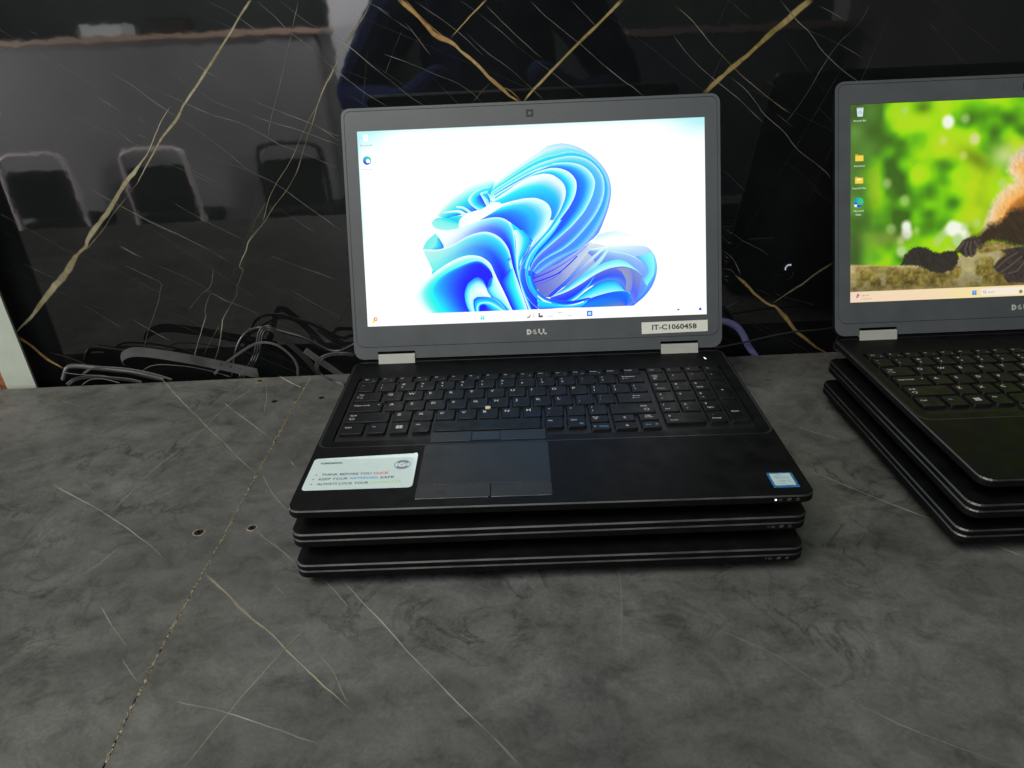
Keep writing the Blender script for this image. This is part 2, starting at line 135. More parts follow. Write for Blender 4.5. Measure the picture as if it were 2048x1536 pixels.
[1,"b4f5f0"]],0],[[[20.3,15.7],[30.8,19.7],[42.1,26.6],[53.4,35.7],[59.5,42.8]],[[23.2,14.8],[35.2,18.0],[45.7,25.0],[54.8,34.2],[59.9,42.8]],[[0,"2850ff"],[0.6,"3cc8ff"],
[1,"96f0ff"]],[[0,"2850ff"],[0.6,"3cc8ff"],[1,"96f0ff"]],0],[[[-2.9,42.3],[-2.0,48.8],[4.6,56.6],[15.9,63.5],[32.3,70.8],[47.1,76.1]],[[3.6,28.1],[10.1,23.0],[20.6,26.7],
[32.9,41.6],[44.3,55.1],[56.5,69.2]],[[0,"2850ff"],[0.2,"8282e6"],[0.6,"7882d2"],[1,"787dbe"]],[[0,"a0aadc"],[0.4,"b4bee6"],[1,"d2e1eb"]],0],[[[-2.8,46.6],[9.4,52.4],
[21.3,56.3],[33.3,63.2],[46.8,72.8],[58.1,82.5]],[[-2.4,45.9],[9.8,51.7],[21.7,55.6],[33.7,62.4],[47.2,72.1],[58.5,81.8]],[[0,"2864ff"],[1,"2864ff"]],[[0,"a0d2ff"],
[1,"a0d2ff"]],0],[[[-2.8,42.7],[10.6,47.3],[21.1,52.0],[33.1,58.9],[45.1,67.1],[54.2,74.8]],[[-2.3,41.8],[11.1,46.4],[21.6,51.1],[33.6,58.0],[45.7,66.2],[54.7,73.9]],
[[0,"1e46ff"],[1,"1e46ff"]],[[0,"8cbeff"],[1,"8cbeff"]],0],[[[-2.9,38.4],[10.4,42.3],[23.9,47.6],[34.5,56.0],[42.8,63.7]],[[-2.3,37.3],[11.0,41.2],[24.5,46.6],[35.1,54.9],
[43.4,62.6]],[[0,"3250f0"],[1,"3250f0"]],[[0,"3250f0"],[1,"3250f0"]],0],[[[-2.2,35.1],[10.5,39.0],[21.0,43.8],[30.1,51.5]],[[-2.0,34.7],[10.8,38.6],[21.3,43.3],[30.3,51.0]],
[[0,"5a64ff"],[1,"5a64ff"]],[[0,"5a64ff"],[1,"5a64ff"]],0],[[[7.8,24.4],[17.7,32.2],[23.9,41.5],[27.0,47.2]],[[8.1,24.0],[17.9,31.7],[24.1,41.0],[27.3,46.7]],[[0,"6ea0ff"],
[1,"6ea0ff"]],[[0,"6ea0ff"],[1,"6ea0ff"]],0],[[[11.6,23.3],[20.7,31.1],[32.9,40.9],[46.5,53.5],[58.5,62.6],[69.0,70.7]],[[15.3,22.8],[26.7,31.6],[38.8,42.1],[50.9,51.9],
[61.4,61.0],[71.2,70.1]],[[0,"0a32ff"],[0.5,"3c78ff"],[1,"1e50ff"]],[[0,"d2f0f5"],[0.5,"e6fafa"],[1,"dcf5fa"]],0],[[[16.1,23.2],[31.2,33.6],[43.2,42.0],[53.8,50.3],
[62.8,57.3],[74.9,70.6]],[[19.0,23.4],[35.6,33.5],[47.6,41.1],[58.1,48.0],[67.2,56.4],[77.8,71.3]],[[0,"1e96ff"],[0.5,"50beff"],[1,"6482ff"]],[[0,"b4fafa"],[0.5,"d2f5f5"],
[1,"c8ebf5"]],0],[[[16.1,23.8],[31.1,31.1],[44.7,40.5],[58.2,48.7],[68.6,54.9],[82.7,58.0],[92.2,55.4],[100.9,48.6],[108.1,41.7]],[[14.6,22.5],[31.0,27.6],[46.0,35.1],
[61.0,44.1],[74.4,49.4],[86.9,51.0],[95.0,49.7],[102.3,46.2],[108.4,41.2]],[[0,"64d2ff"],[0.5,"96f0fa"],[1,"f0ffff"]],[[0,"8cf0f0"],[0.5,"b4faf0"],[1,"c8faf5"]],0],
[[[-44.6,129.3],[-39.5,135.3],[-28.0,143.6],[-16.5,151.9],[-1.3,160.7],[13.9,170.3],[17.6,172.3],[31.1,174.1],[44.3,170.9],[56.0,164.6],[66.9,155.1],[74.8,143.9],
[78.2,132.8],[78.4,121.9],[75.4,108.8],[69.9,95.0],[63.6,83.1],[49.8,72.9],[38.0,64.8],[22.3,56.7],[4.2,46.4]],[[-44.3,127.8],[-38.1,133.8],[-26.6,140.6],[-14.4,148.2],
[1.6,157.0],[17.4,162.9],[21.1,162.9],[36.7,165.9],[50.0,163.6],[61.0,157.7],[69.7,148.1],[75.4,137.3],[77.0,126.3],[74.0,110.3],[67.7,96.6],[60.6,85.0],[49.0,72.9],
[42.2,68.7],[27.6,63.0],[14.9,56.2],[0.6,47.2]],[[0,"cdf0eb"],[0.4,"e6f7f5"],[0.75,"96f0f0"],[1,"78ebeb"]],[[0,"5096ff"],[0.5,"78aaff"],[1,"96befa"]],0.12],[[[-44.3,127.8],
[-38.1,133.8],[-26.6,140.6],[-14.4,148.2],[1.6,157.0],[17.4,162.9],[21.1,162.9],[36.7,165.9],[50.0,163.6],[61.0,157.7],[69.7,148.1],[75.4,137.3],[77.0,126.3],[74.0,110.3],
[67.7,96.6],[60.6,85.0],[49.0,72.9],[42.2,68.7],[27.6,63.0],[14.9,56.2],[0.6,47.2]],[[-44.0,126.7],[-37.4,131.6],[-24.4,139.1],[-10.7,146.6],[6.0,154.6],[21.0,158.8],
[24.7,159.7],[39.6,161.4],[52.9,158.6],[63.1,151.6],[70.3,141.2],[72.1,129.4],[69.6,116.3],[61.8,102.0],[51.0,89.1],[44.8,82.7],[37.9,76.3],[27.9,69.5],[15.1,63.5],
[5.3,57.3],[-1.9,49.5]],[[0,"c8f5f5"],[0.3,"78ebf0"],[0.7,"00dcf0"],[1,"96ebeb"]],[[0,"a0d2ff"],[0.5,"5aa0ff"],[1,"7896ff"]],0.12],[[[-44.0,126.7],[-37.4,131.6],[-24.4,139.1],
[-10.7,146.6],[6.0,154.6],[21.0,158.8],[24.7,159.7],[39.6,161.4],[52.9,158.6],[63.1,151.6],[70.3,141.2],[72.1,129.4],[69.6,116.3],[61.8,102.0],[51.0,89.1],[44.8,82.7],
[37.9,76.3],[27.9,69.5],[15.1,63.5],[5.3,57.3],[-1.9,49.5]],[[-43.7,125.2],[-36.0,129.3],[-23.0,136.8],[-9.3,143.6],[5.8,150.3],[20.9,154.0],[23.0,155.0],[36.4,155.2],
[48.3,152.6],[57.7,146.0],[62.4,137.8],[62.6,131.3],[59.3,120.4],[51.5,106.8],[45.3,99.7],[37.6,91.8],[23.7,80.5],[10.6,70.2],[3.3,63.9],[-2.1,56.8],[-4.7,50.4]],
[[0,"dcfaf5"],[0.3,"b4f0eb"],[0.7,"64f0eb"],[1,"00e6fa"]],[[0,"b4fafa"],[0.3,"3c96ff"],[0.6,"6e82ff"],[1,"8c96f5"]],0.12],[[[-43.7,125.2],[-36.0,129.3],[-23.0,136.8],
[-9.3,143.6],[5.8,150.3],[20.9,154.0],[23.0,155.0],[36.4,155.2],[48.3,152.6],[57.7,146.0],[62.4,137.8],[62.6,131.3],[59.3,120.4],[51.5,106.8],[45.3,99.7],[37.6,91.8],
[23.7,80.5],[10.6,70.2],[3.3,63.9],[-2.1,56.8],[-4.7,50.4]],[[-43.0,123.0],[-34.6,127.8],[-21.6,134.6],[-9.4,140.7],[5.7,147.4],[17.0,150.2],[21.4,150.5],[28.8,149.7],
[37.6,145.7],[43.4,138.6],[44.5,131.2],[42.2,121.8],[36.6,111.8],[30.4,103.9],[24.2,96.4],[18.0,88.9],[12.5,83.2],[2.3,70.5],[-2.2,64.1],[-4.6,56.9],[-5.6,50.4]],
[[0,"f0fafa"],[0.3,"b4f0f0"],[0.65,"28d2fa"],[1,"1482ff"]],[[0,"c8ffff"],[0.25,"32c8ff"],[0.6,"2850ff"],[1,"6e6eff"]],0.12],[[[-43.0,123.0],[-34.6,127.8],[-21.6,134.6],
[-9.4,140.7],[5.7,147.4],[17.0,150.2],[21.4,150.5],[28.8,149.7],[37.6,145.7],[43.4,138.6],[44.5,131.2],[42.2,121.8],[36.6,111.8],[30.4,103.9],[24.2,96.4],[18.0,88.9],
[12.5,83.2],[2.3,70.5],[-2.2,64.1],[-4.6,56.9],[-5.6,50.4]],[[-42.0,119.3],[-34.7,124.1],[-24.8,130.0],[-13.3,137.2],[-1.9,142.6],[9.4,145.0],[13.8,145.2],[21.2,143.5],
[29.9,136.9],[33.4,129.5],[32.8,121.5],[30.0,114.2],[26.0,106.3],[21.3,99.9],[15.9,93.4],[9.6,86.3],[3.4,79.1],[-6.0,70.8],[-10.6,65.2],[-12.3,60.2],[-14.0,54.4]],
[[0,"faffff"],[0.35,"c8f5f5"],[0.65,"46e6f5"],[1,"00beff"]],[[0,"e6ffff"],[0.25,"78f5fa"],[0.5,"5ae6f5"],[1,"1e8cff"]],0.12],[[[-42.0,119.3],[-34.7,124.1],[-24.8,130.0],
[-13.3,137.2],[-1.9,142.6],[9.4,145.0],[13.8,145.2],[21.2,143.5],[29.9,136.9],[33.4,129.5],[32.8,121.5],[30.0,114.2],[26.0,106.3],[21.3,99.9],[15.9,93.4],[9.6,86.3],
[3.4,79.1],[-6.0,70.8],[-10.6,65.2],[-12.3,60.2],[-14.0,54.4]],[[-47.8,114.7],[-41.8,115.9],[-32.7,117.1],[-21.4,119.6],[-10.1,121.7],[-2.6,122.1],[4.0,121.7],[12.9,117.8],
[17.2,112.5],[18.5,107.3],[17.6,102.2],[15.6,97.9],[12.8,92.8],[9.7,88.5],[5.8,84.2],[1.1,79.2],[-2.0,75.6],[-6.0,70.8],[-12.8,66.0],[-14.5,60.2],[-15.4,54.4]],[[0,"fcffff"],
[0.3,"e6fafa"],[0.5,"5af0f0"],[0.7,"00e6ff"],[1,"00c8ff"]],[[0,"e6ffff"],[0.15,"aaf5f5"],[0.3,"28a0ff"],[0.6,"1e78ff"],[1,"3c78ff"]],0.12],[[[-47.8,114.7],[-41.8,115.9],
[-32.7,117.1],[-21.4,119.6],[-10.1,121.7],[-2.6,122.1],[4.0,121.7],[12.9,117.8],[17.2,112.5],[18.5,107.3],[17.6,102.2],[15.6,97.9],[12.8,92.8],[9.7,88.5],[5.8,84.2],
[1.1,79.2],[-2.0,75.6],[-6.0,70.8],[-12.8,66.0],[-14.5,60.2],[-15.4,54.4]],[[-55.9,101.4],[-49.8,102.6],[-42.3,104.2],[-34.7,104.4],[-29.5,102.9],[-23.7,99.4],[-18.5,95.5],
[-12.7,90.8],[-6.8,86.2],[-1.0,80.0]],[[0,"f8ffff"],[0.2,"f0ffff"],[0.35,"78f0f0"],[0.5,"00f0fa"],[0.7,"00b4ff"],[1,"0078ff"]],[[0,"e6ffff"],[0.12,"96f0f5"],[0.3,"32b4ff"],
[0.6,"0a8cff"],[1,"0064ff"]],0],[[[26.5,99.3],[16.6,88.1],[5.2,77.0],[-2.4,68.5],[-7.2,59.2],[-9.3,49.8],[-8.6,38.8],[-4.5,29.1],[3.3,20.0],[14.2,10.9]],[[28.7,99.2],
[20.3,87.2],[11.2,77.4],[3.5,69.8],[-1.9,61.2],[-5.9,53.3],[-6.9,45.3],[-5.7,36.5],[-0.1,26.7],[8.5,18.3]],[[0,"f0ffff"],[0.3,"a0f5f5"],[0.7,"50e6f0"],[1,"50b4ff"]],
[[0,"c8ffff"],[0.2,"0078ff"],[0.6,"00c8ff"],[1,"00f0ff"]],0],[[[17.0,99.6],[10.8,89.8],[1.6,79.3],[-6.0,71.6],[-12.3,60.2],[-15.6,50.1],[-14.9,39.0],[-11.2,27.9],
[-4.9,18.1],[3.8,10.5]],[[23.6,99.4],[16.0,89.6],[6.1,79.8],[-3.1,69.3],[-8.6,60.0],[-11.5,49.9],[-11.2,38.9],[-7.5,27.7],[-0.5,16.4],[9.7,10.5]],[[0,"f8ffff"],[0.5,"dcffff"],
[0.8,"00c8ff"],[1,"0096ff"]],[[0,"e6ffff"],[0.3,"0050ff"],[1,"0078ff"]],0],[[[-6.9,45.3],[-5.0,35.7],[0.6,26.7],[10.0,19.7],[24.7,14.8],[38.0,15.0],[53.0,19.2],[57.4,20.7]],
[[-2.9,43.7],[-1.1,36.3],[4.0,28.0],[10.1,23.0],[17.5,20.8],[26.3,19.5],[38.1,18.7],[53.0,21.1]],[[0,"00f5ff"],[0.4,"00d2ff"],[0.7,"0078ff"],[1,"5a96ff"]],[[0,"a0f5fa"],
[0.2,"1e3cff"],[1,"6478ff"]],0],[[[3.0,10.8],[14.2,11.3],[24.6,11.8],[37.9,11.7],[45.3,11.5]],[[1.2,20.8],[10.7,18.2],[24.7,14.6],[38.0,14.3],[52.9,18.1]],[[0,"5050ff"],
[0.3,"00c8ff"],[1,"00e6ff"]],[[0,"7878e6"],[0.4,"00dcff"],[1,"82f0ff"]],0],[[[-97.0,107.8],[-89.1,116.7],[-77.4,126.5],[-62.0,135.5],[-48.3,139.9],[-35.6,141.0]],
[[-85.8,105.5],[-73.7,108.0],[-63.0,110.5],[-50.9,113.4],[-43.2,117.1],[-42.9,126.6]],[[0,"e1f7f5"],[0.25,"a0ebe6"],[0.5,"64e6e6"],[0.8,"00c8f0"],[1,"0082ff"]],[[0,"f0fafa"],
[0.3,"8cf0f0"],[0.5,"00d2f5"],[1,"0a78ff"]],0],[[[-90.1,111.6],[-81.0,112.7],[-73.5,112.8],[-67.6,110.0],[-63.9,107.6]],[[-89.4,110.1],[-81.1,110.5],[-75.1,110.2],
[-70.7,108.2],[-67.7,106.3]],[[0,"fcffff"],[1,"a0f0eb"]],[[0,"fcffff"],[1,"a0f0eb"]],0],[[[-77.0,117.0],[-70.3,116.3],[-65.2,113.5],[-60.8,110.1]],[[-76.4,115.1],
[-71.2,114.1],[-67.5,112.2],[-63.9,109.1]],[[0,"fcffff"],[1,"a0f5f0"]],[[0,"fcffff"],[1,"a0f5f0"]],0],[[[-41.0,134.6],[-50.8,133.5],[-58.5,129.8],[-64.0,123.8],[-62.7,118.6],
[-55.4,112.4],[-53.2,111.6]],[[-41.1,133.2],[-47.9,131.2],[-54.8,127.8],[-57.2,123.5],[-56.7,118.4],[-50.8,115.6],[-46.3,115.2]],[[0,"dcfafa"],[0.4,"a0f0eb"],[1,"00dcf5"]],
[[0,"dcfafa"],[0.4,"a0f0eb"],[1,"00dcf5"]],0],[[[-54.9,126.4],[-57.2,123.5],[-56.7,118.4],[-50.8,115.6]],[[-44.2,131.1],[-51.1,127.7],[-49.1,121.7],[-45.5,115.7]],
[[0,"00dcff"],[0.5,"00a0ff"],[1,"1464ff"]],[[0,"00dcff"],[0.5,"00a0ff"],[1,"1464ff"]],0],[[[-44.6,130.7],[-51.8,128.5],[-49.7,123.2],[-46.3,115.8]],[[-44.7,128.5],
[-49.6,127.3],[-45.2,123.1],[-42.5,117.8]],[[0,"dcfcfa"],[1,"8cf0eb"]],[[0,"dcfcfa"],[1,"8cf0eb"]],0],[[[-45.0,128.9],[-41.4,126.6],[-38.3,127.2]],[[-41.6,121.4],
[-40.1,120.7],[-37.0,122.0]],[[0,"a0f0eb"],[1,"f0ffff"]],[[0,"a0f0eb"],[1,"f0ffff"]],0],[[[-102.2,101.7],[-97.9,105.6],[-91.1,106.4],[-83.6,104.7],[-74.0,100.6]],
[[-102.2,101.3],[-99.1,96.4],[-90.1,93.8],[-81.8,93.7],[-73.5,95.4]],[[0,"a0ebe6"],[1,"aaf0eb"]],[[0,"00dcf0"],[0.4,"82ebe6"],[1,"aaf0eb"]],0],[[[-85.8,105.4],[-79.7,107.1],
[-72.2,107.6],[-67.7,107.0]],[[-84.4,104.7],[-79.9,103.1],[-75.5,101.0],[-72.5,100.6]],[[0,"82ebeb"],[0.4,"00dcf0"],[1,"00c8f0"]],[[0,"82ebeb"],[0.4,"00dcf0"],[1,"00c8f0"]],
0],[[[-74.9,97.7],[-73.5,103.5],[-67.7,108.1],[-55.5,111.0],[-47.8,114.7],[-40.2,119.2],[-32.7,118.9]],[[-74.2,95.1],[-69.7,96.0],[-63.6,98.0],[-57.4,100.7],[-51.3,103.4],
[-43.6,107.5],[-29.0,115.8]],[[0,"f5ffff"],[0.4,"f5fcfc"],[1,"ffffff"]],[[0,"ffffff"],[1,"f5ffff"]],0],[[[-99.1,95.3],[-86.4,93.7],[-74.2,95.3],[-63.5,99.1],[-52.9,102.4],
[-40.7,104.5],[-31.7,103.8],[-24.4,99.8],[-20.9,93.4],[-19.0,81.4],[-18.9,78.1],[-18.3,65.7],[-17.3,50.4],[-15.5,40.1]],[[-95.7,88.9],[-90.9,76.8],[-79.4,80.1],[-70.2,84.9],
[-62.5,88.3],[-54.9,90.1],[-46.6,90.5],[-36.9,86.6],[-30.4,80.4],[-25.4,71.6],[-23.2,60.8],[-21.7,53.5],[-19.0,44.6]],[[0,"f0ffff"],[0.2,"ffffff"],[0.6,"f8ffff"],
[1,"e6fafa"]],[[0,"e6ffff"],[0.15,"00dcff"],[0.4,"0a96ff"],[0.7,"0032ff"],[1,"003cff"]],0],[[[-98.6,91.2],[-108.0,83.4],[-112.6,75.4]],[[-95.0,85.9],[-90.9,76.8],
[-97.8,74.8]],[[0,"82ebe6"],[0.5,"96ebe6"],[0.8,"1ec8f5"],[1,"0082ff"]],[[0,"82ebe6"],[0.5,"96ebe6"],[0.8,"1ec8f5"],[1,"0082ff"]],0],[[[-112.5,75.8],[-98.6,74.7],
[-85.6,77.3],[-75.6,82.1],[-67.8,86.3],[-56.4,89.9],[-46.6,90.5],[-36.9,86.6],[-30.4,80.4],[-25.4,71.6],[-23.2,60.8],[-21.7,53.5],[-19.0,44.6],[-17.1,35.7]],[[-102.4,52.5],
[-92.5,58.4],[-81.2,64.1],[-69.9,67.7],[-61.0,68.0],[-54.4,66.0],[-48.7,62.5],[-45.1,59.5],[-41.0,51.3],[-37.6,42.4],[-28.7,24.4],[-23.6,10.5]],[[0,"f0ffff"],[0.12,"beebe6"],
[0.5,"aaf0eb"],[1,"78ebe6"]],[[0,"e6ffff"],[0.15,"00dcff"],[0.35,"00a0ff"],[0.65,"001eff"],[1,"0032ff"]],0],[[[-24.2,63.8],[-27.2,62.4],[-26.3,58.0],[-25.4,52.1],
[-29.4,45.0]],[[-22.3,55.0],[-20.4,47.6],[-19.2,40.2],[-18.7,32.8],[-23.4,25.6]],[[0,"0050ff"],[0.2,"a0f0f0"],[0.6,"c8faf5"],[1,"e6ffff"]],[[0,"0050ff"],[0.2,"a0f0f0"],
[0.6,"c8faf5"],[1,"e6ffff"]],0],[[[-25.4,52.1],[-30.1,46.5],[-33.3,39.3],[-28.6,25.8],[-22.5,10.5]],[[-21.7,53.5],[-19.0,44.6],[-15.7,34.2],[-11.7,21.5],[-8.4,10.5]],
[[0,"0050ff"],[0.2,"0096ff"],[0.5,"00e6f5"],[0.8,"96f5f5"],[1,"f0ffff"]],[[0,"0050ff"],[0.2,"0096ff"],[0.5,"00e6f5"],[0.8,"96f5f5"],[1,"f0ffff"]],0],[[[-20.1,91.2],
[-18.4,82.5],[-17.9,72.3],[-18.0,62.1],[-17.3,50.4],[-14.3,32.7],[-10.3,19.3],[-7.3,10.6]],[[-10.7,90.9],[-3.7,81.9],[-7.0,71.9],[-13.2,62.6],[-15.8,53.2],[-14.7,41.5],
[-9.3,25.1],[-4.3,10.8]],[[0,"f0ffff"],[0.4,"b4f0eb"],[0.7,"00dcf0"],[1,"00b4ff"]],[[0,"f0ffff"],[0.5,"b4f5fa"],[1,"00a0ff"]],0],[[[-7.1,69.0],[-11.8,61.8],[-15.0,53.2]],
[[-0.8,81.1],[-7.2,66.8],[-13.4,58.3]],[[0,"00a0ff"],[1,"006eff"]],[[0,"00a0ff"],[1,"006eff"]],0],[[[-110.4,11.2],[-118.2,19.6],[-121.8,28.6],[-118.9,35.9],[-110.2,45.1],
[-96.4,55.6],[-81.2,63.8],[-69.9,67.4],[-61.0,67.7],[-53.0,65.6],[-45.1,59.5],[-41.3,51.3],[-37.6,42.4],[-30.8,27.4],[-24.0,10.5]],[[-94.0,11.1],[-99.5,20.4],[-103.5,29.4],
[-103.6,36.0],[-98.4,43.9],[-87.6,51.6],[-75.5,57.0],[-66.5,60.3],[-59.0,61.8],[-53.2,60.5],[-47.5,55.9],[-44.0,50.7],[-42.7,45.5],[-35.9,29.8],[-25.5,10.6]],[[0,"f0fafa"],
[0.25,"dcf5f5"],[0.5,"8cf0eb"],[0.8,"50ebe6"],[1,"00f5f0"]],[[0,"ffffff"],[0.5,"c8fafa"],[1,"f0ffff"]],0],[[[-94.0,11.1],[-99.5,20.4],[-103.5,29.4],[-103.6,36.0],
[-98.4,43.9],[-87.6,51.6],[-75.5,57.0],[-66.5,60.3],[-59.0,61.8],[-53.2,60.5],[-47.5,55.9],[-44.0,50.7],[-42.5,45.5]],[[-67.1,10.7],[-69.5,15.6],[-71.5,23.0],[-71.5,31.1],
[-68.2,39.1],[-63.5,43.3],[-59.7,45.4],[-56.0,45.2],[-52.5,42.2],[-50.4,37.7],[-49.4,34.0],[-46.1,42.7],[-42.7,45.5]],[[0,"00f0f0"],[0.25,"00d2ff"],[0.6,"0096ff"],
[1,"0046ff"]],[[0,"3c8cff"],[0.15,"000aff"],[1,"0000ff"]],0],[[[-67.1,10.7],[-69.5,15.6],[-71.5,23.0],[-71.5,31.1],[-68.2,39.1],[-63.5,43.3],[-59.7,45.4],[-56.0,45.2],
[-52.5,42.2],[-50.4,37.7],[-49.4,34.0]],[[-61.9,10.7],[-62.9,15.3],[-63.3,20.5],[-62.7,23.4],[-61.7,24.5],[-59.1,25.9],[-56.1,26.1],[-53.1,26.0],[-50.2,25.8],[-47.9,25.5],
[-45.0,24.8]],[[0,"32dcf0"],[0.3,"82f0f0"],[0.7,"dcfcfc"],[1,"8cf0f5"]],[[0,"0064ff"],[0.3,"c8fafa"],[0.6,"ffffff"],[1,"f0ffff"]],0],[[[-42.5,45.5],[-44.3,41.1],[-46.0,36.8],
[-49.1,32.9],[-45.7,26.5],[-38.4,21.8],[-32.0,15.6],[-27.7,10.5]],[[-41.1,48.3],[-39.1,42.4],[-36.3,37.9],[-33.6,31.9],[-30.8,25.9],[-28.1,19.9],[-26.1,14.7],[-24.0,10.5]],
[[0,"1e78ff"],[0.2,"8cf0f0"],[0.6,"c8faf5"],[1,"f5ffff"]],[[0,"00c8ff"],[0.4,"a0f5f5"],[1,"f5ffff"]],0],[[[-61.9,10.7],[-63.3,20.5],[-61.7,24.5],[-56.1,26.0],[-48.7,25.7],
[-42.1,23.8],[-35.6,18.7],[-29.2,10.4]],[[-59.8,10.7],[-59.9,14.5],[-57.5,18.8],[-51.9,19.9],[-46.7,19.4],[-41.6,16.7],[-36.5,12.9],[-31.4,10.3]],[[0,"003cff"],[0.4,"00b4ff"],
[0.8,"00f0ff"],[1,"dcffff"]],[[0,"c8ffff"],[0.4,"28b4ff"],[1,"c8ffff"]],0],[[[-59.8,10.7],[-59.9,14.5],[-57.5,18.8],[-51.9,19.9],[-46.7,19.4],[-41.6,16.7],[-36.5,12.9],
[-32.2,10.3]],[[-56.7,10.6],[-56.7,13.6],[-56.3,16.6],[-52.7,17.9],[-49.1,15.5],[-46.2,13.2],[-42.6,10.9],[-38.9,10.4]],[[0,"f0ffff"],[0.3,"78f0fa"],[0.6,"00c8ff"],
[1,"0000ff"]],[[0,"f0ffff"],[0.3,"00f0ff"],[1,"00b4ff"]],0],[[[-56.7,10.6],[-56.3,16.6],[-52.7,17.9]],[[-38.9,10.4],[-42.6,11.2],[-49.1,15.5]],[[0,"0000ff"],[0.4,"0046ff"],
[1,"00b4ff"]],[[0,"0000ff"],[0.4,"0046ff"],[1,"00b4ff"]],0]],"mk":{"branch":[[-172.9,37.8],[-149.9,35.8],[-122.7,34.5],[-105.0,35.0],[-87.2,31.2],[-66.5,39.6],[-58.3,45.5],
[-45.9,53.2],[-39.7,53.5],[-30.3,54.7],[-16.8,52.0],[-6.3,48.5],[26.9,50.2],[28.0,9.3],[-87.0,10.4],[-172.8,10.2]],"tail":[[-121.7,35.7],[-117.6,44.8],[-110.4,51.8],
[-103.1,53.0],[-94.8,51.1],[-88.5,46.7],[-82.2,45.4],[-73.9,47.7],[-66.6,46.9],[-63.4,41.6],[-65.4,34.4],[-70.5,28.4],[-80.9,25.2],[-89.3,27.1],[-98.7,31.6],[-105.0,34.5]],
"arm":[[-38.0,75.9],[-32.1,91.6],[-26.1,101.5],[-16.0,110.3],[-9.9,113.1],[-17.3,123.5],[-13.5,137.5],[-6.4,142.2],[-0.5,150.0],[34.2,157.6],[37.1,56.0],[-41.9,59.2]],
"armdark":[[-50.2,60.6],[-41.9,63.4],[-33.8,72.3],[-26.6,72.5],[-20.4,76.8],[-13.4,84.7],[-7.2,86.0],[36.3,84.7],[37.3,48.8],[-0.1,49.3],[-8.4,49.6],[-16.8,52.5],
[-30.4,55.2],[-41.7,51.0],[-45.9,55.3]],"hand1":[[-66.6,46.9],[-61.5,54.9],[-56.4,59.3],[-50.2,60.6],[-41.8,57.2],[-41.7,50.0],[-45.9,51.2],[-46.8,43.0],[-51.9,41.6],
[-56.1,41.8],[-59.2,42.4],[-63.5,45.7]],"hand2":[[-28.8,29.8],[-24.8,35.8],[-16.6,41.7],[-21.9,46.1],[-14.6,47.3],[-0.1,49.3],[37.3,48.8],[38.4,10.4],[0.8,13.0],[-13.9,13.6],
[-18.1,17.9],[-19.3,24.2],[-25.6,24.5]],"fing":[[[-58.4,55.8],[-62.0,50.8],[-65.4,47.0]],[[-54.8,55.7],[-57.3,48.5],[-56.1,42.8]],[[-51.7,55.5],[-52.6,48.4],[-50.9,42.6]],
[[-48.0,55.9],[-45.9,52.2],[-42.5,50.2]],[[-5.2,43.3],[-16.4,36.5],[-25.1,29.1]],[[-0.9,39.0],[-11.1,31.1],[-20.9,24.5]],[[3.3,35.7],[-4.7,25.7],[-13.5,22.9]]],"taskbar":[[-172.8,10.2],
[-87.0,10.4],[1.7,9.8]],"bok":[[-118.9,186.0,45],[-76.2,173.2,70],[-80.6,155.4,45],[-49.8,155.6,60],[-60.8,140.0,45],[-59.4,175.5,50],[-21.7,111.5,55],[-118.1,98.8,55],
[-135.8,116.3,50],[-131.4,71.2,55],[-116.3,73.6,55],[-115.7,66.4,62],[-121.9,60.0,40],[-120.8,49.1,60],[-106.4,69.1,35],[-81.4,61.9,55],[-85.5,56.9,50],[-76.3,66.8,50],
[-70.1,69.7,80],[-63.8,66.3,90],[-57.6,71.2,48],[-64.7,57.1,70],[-56.4,61.9,50],[-72.9,48.2,40],[-46.3,73.8,50]],"icons":{"bin":[-162.7,186.1],"bint":[-162.9,178.1],
"f1":[-163.3,142.2],"f1t":[-163.3,134.5],"f2":[-163.5,120.5],"f2t":[-163.5,112.8],"edge":[-163.7,98.9],"et1":[-163.8,90.7],"et2":[-164.0,87.1],"start":[-47.6,4.9],
"search":[-37.5,5.0],"stext":[-34.1,4.8],"sbox":[-40.9,5.3],"lr":[-164.2,7.1],"lt":[-160.8,6.9],"lt2":[-160.7,3.5],"plant":[-1.1,4.2]}}}''')
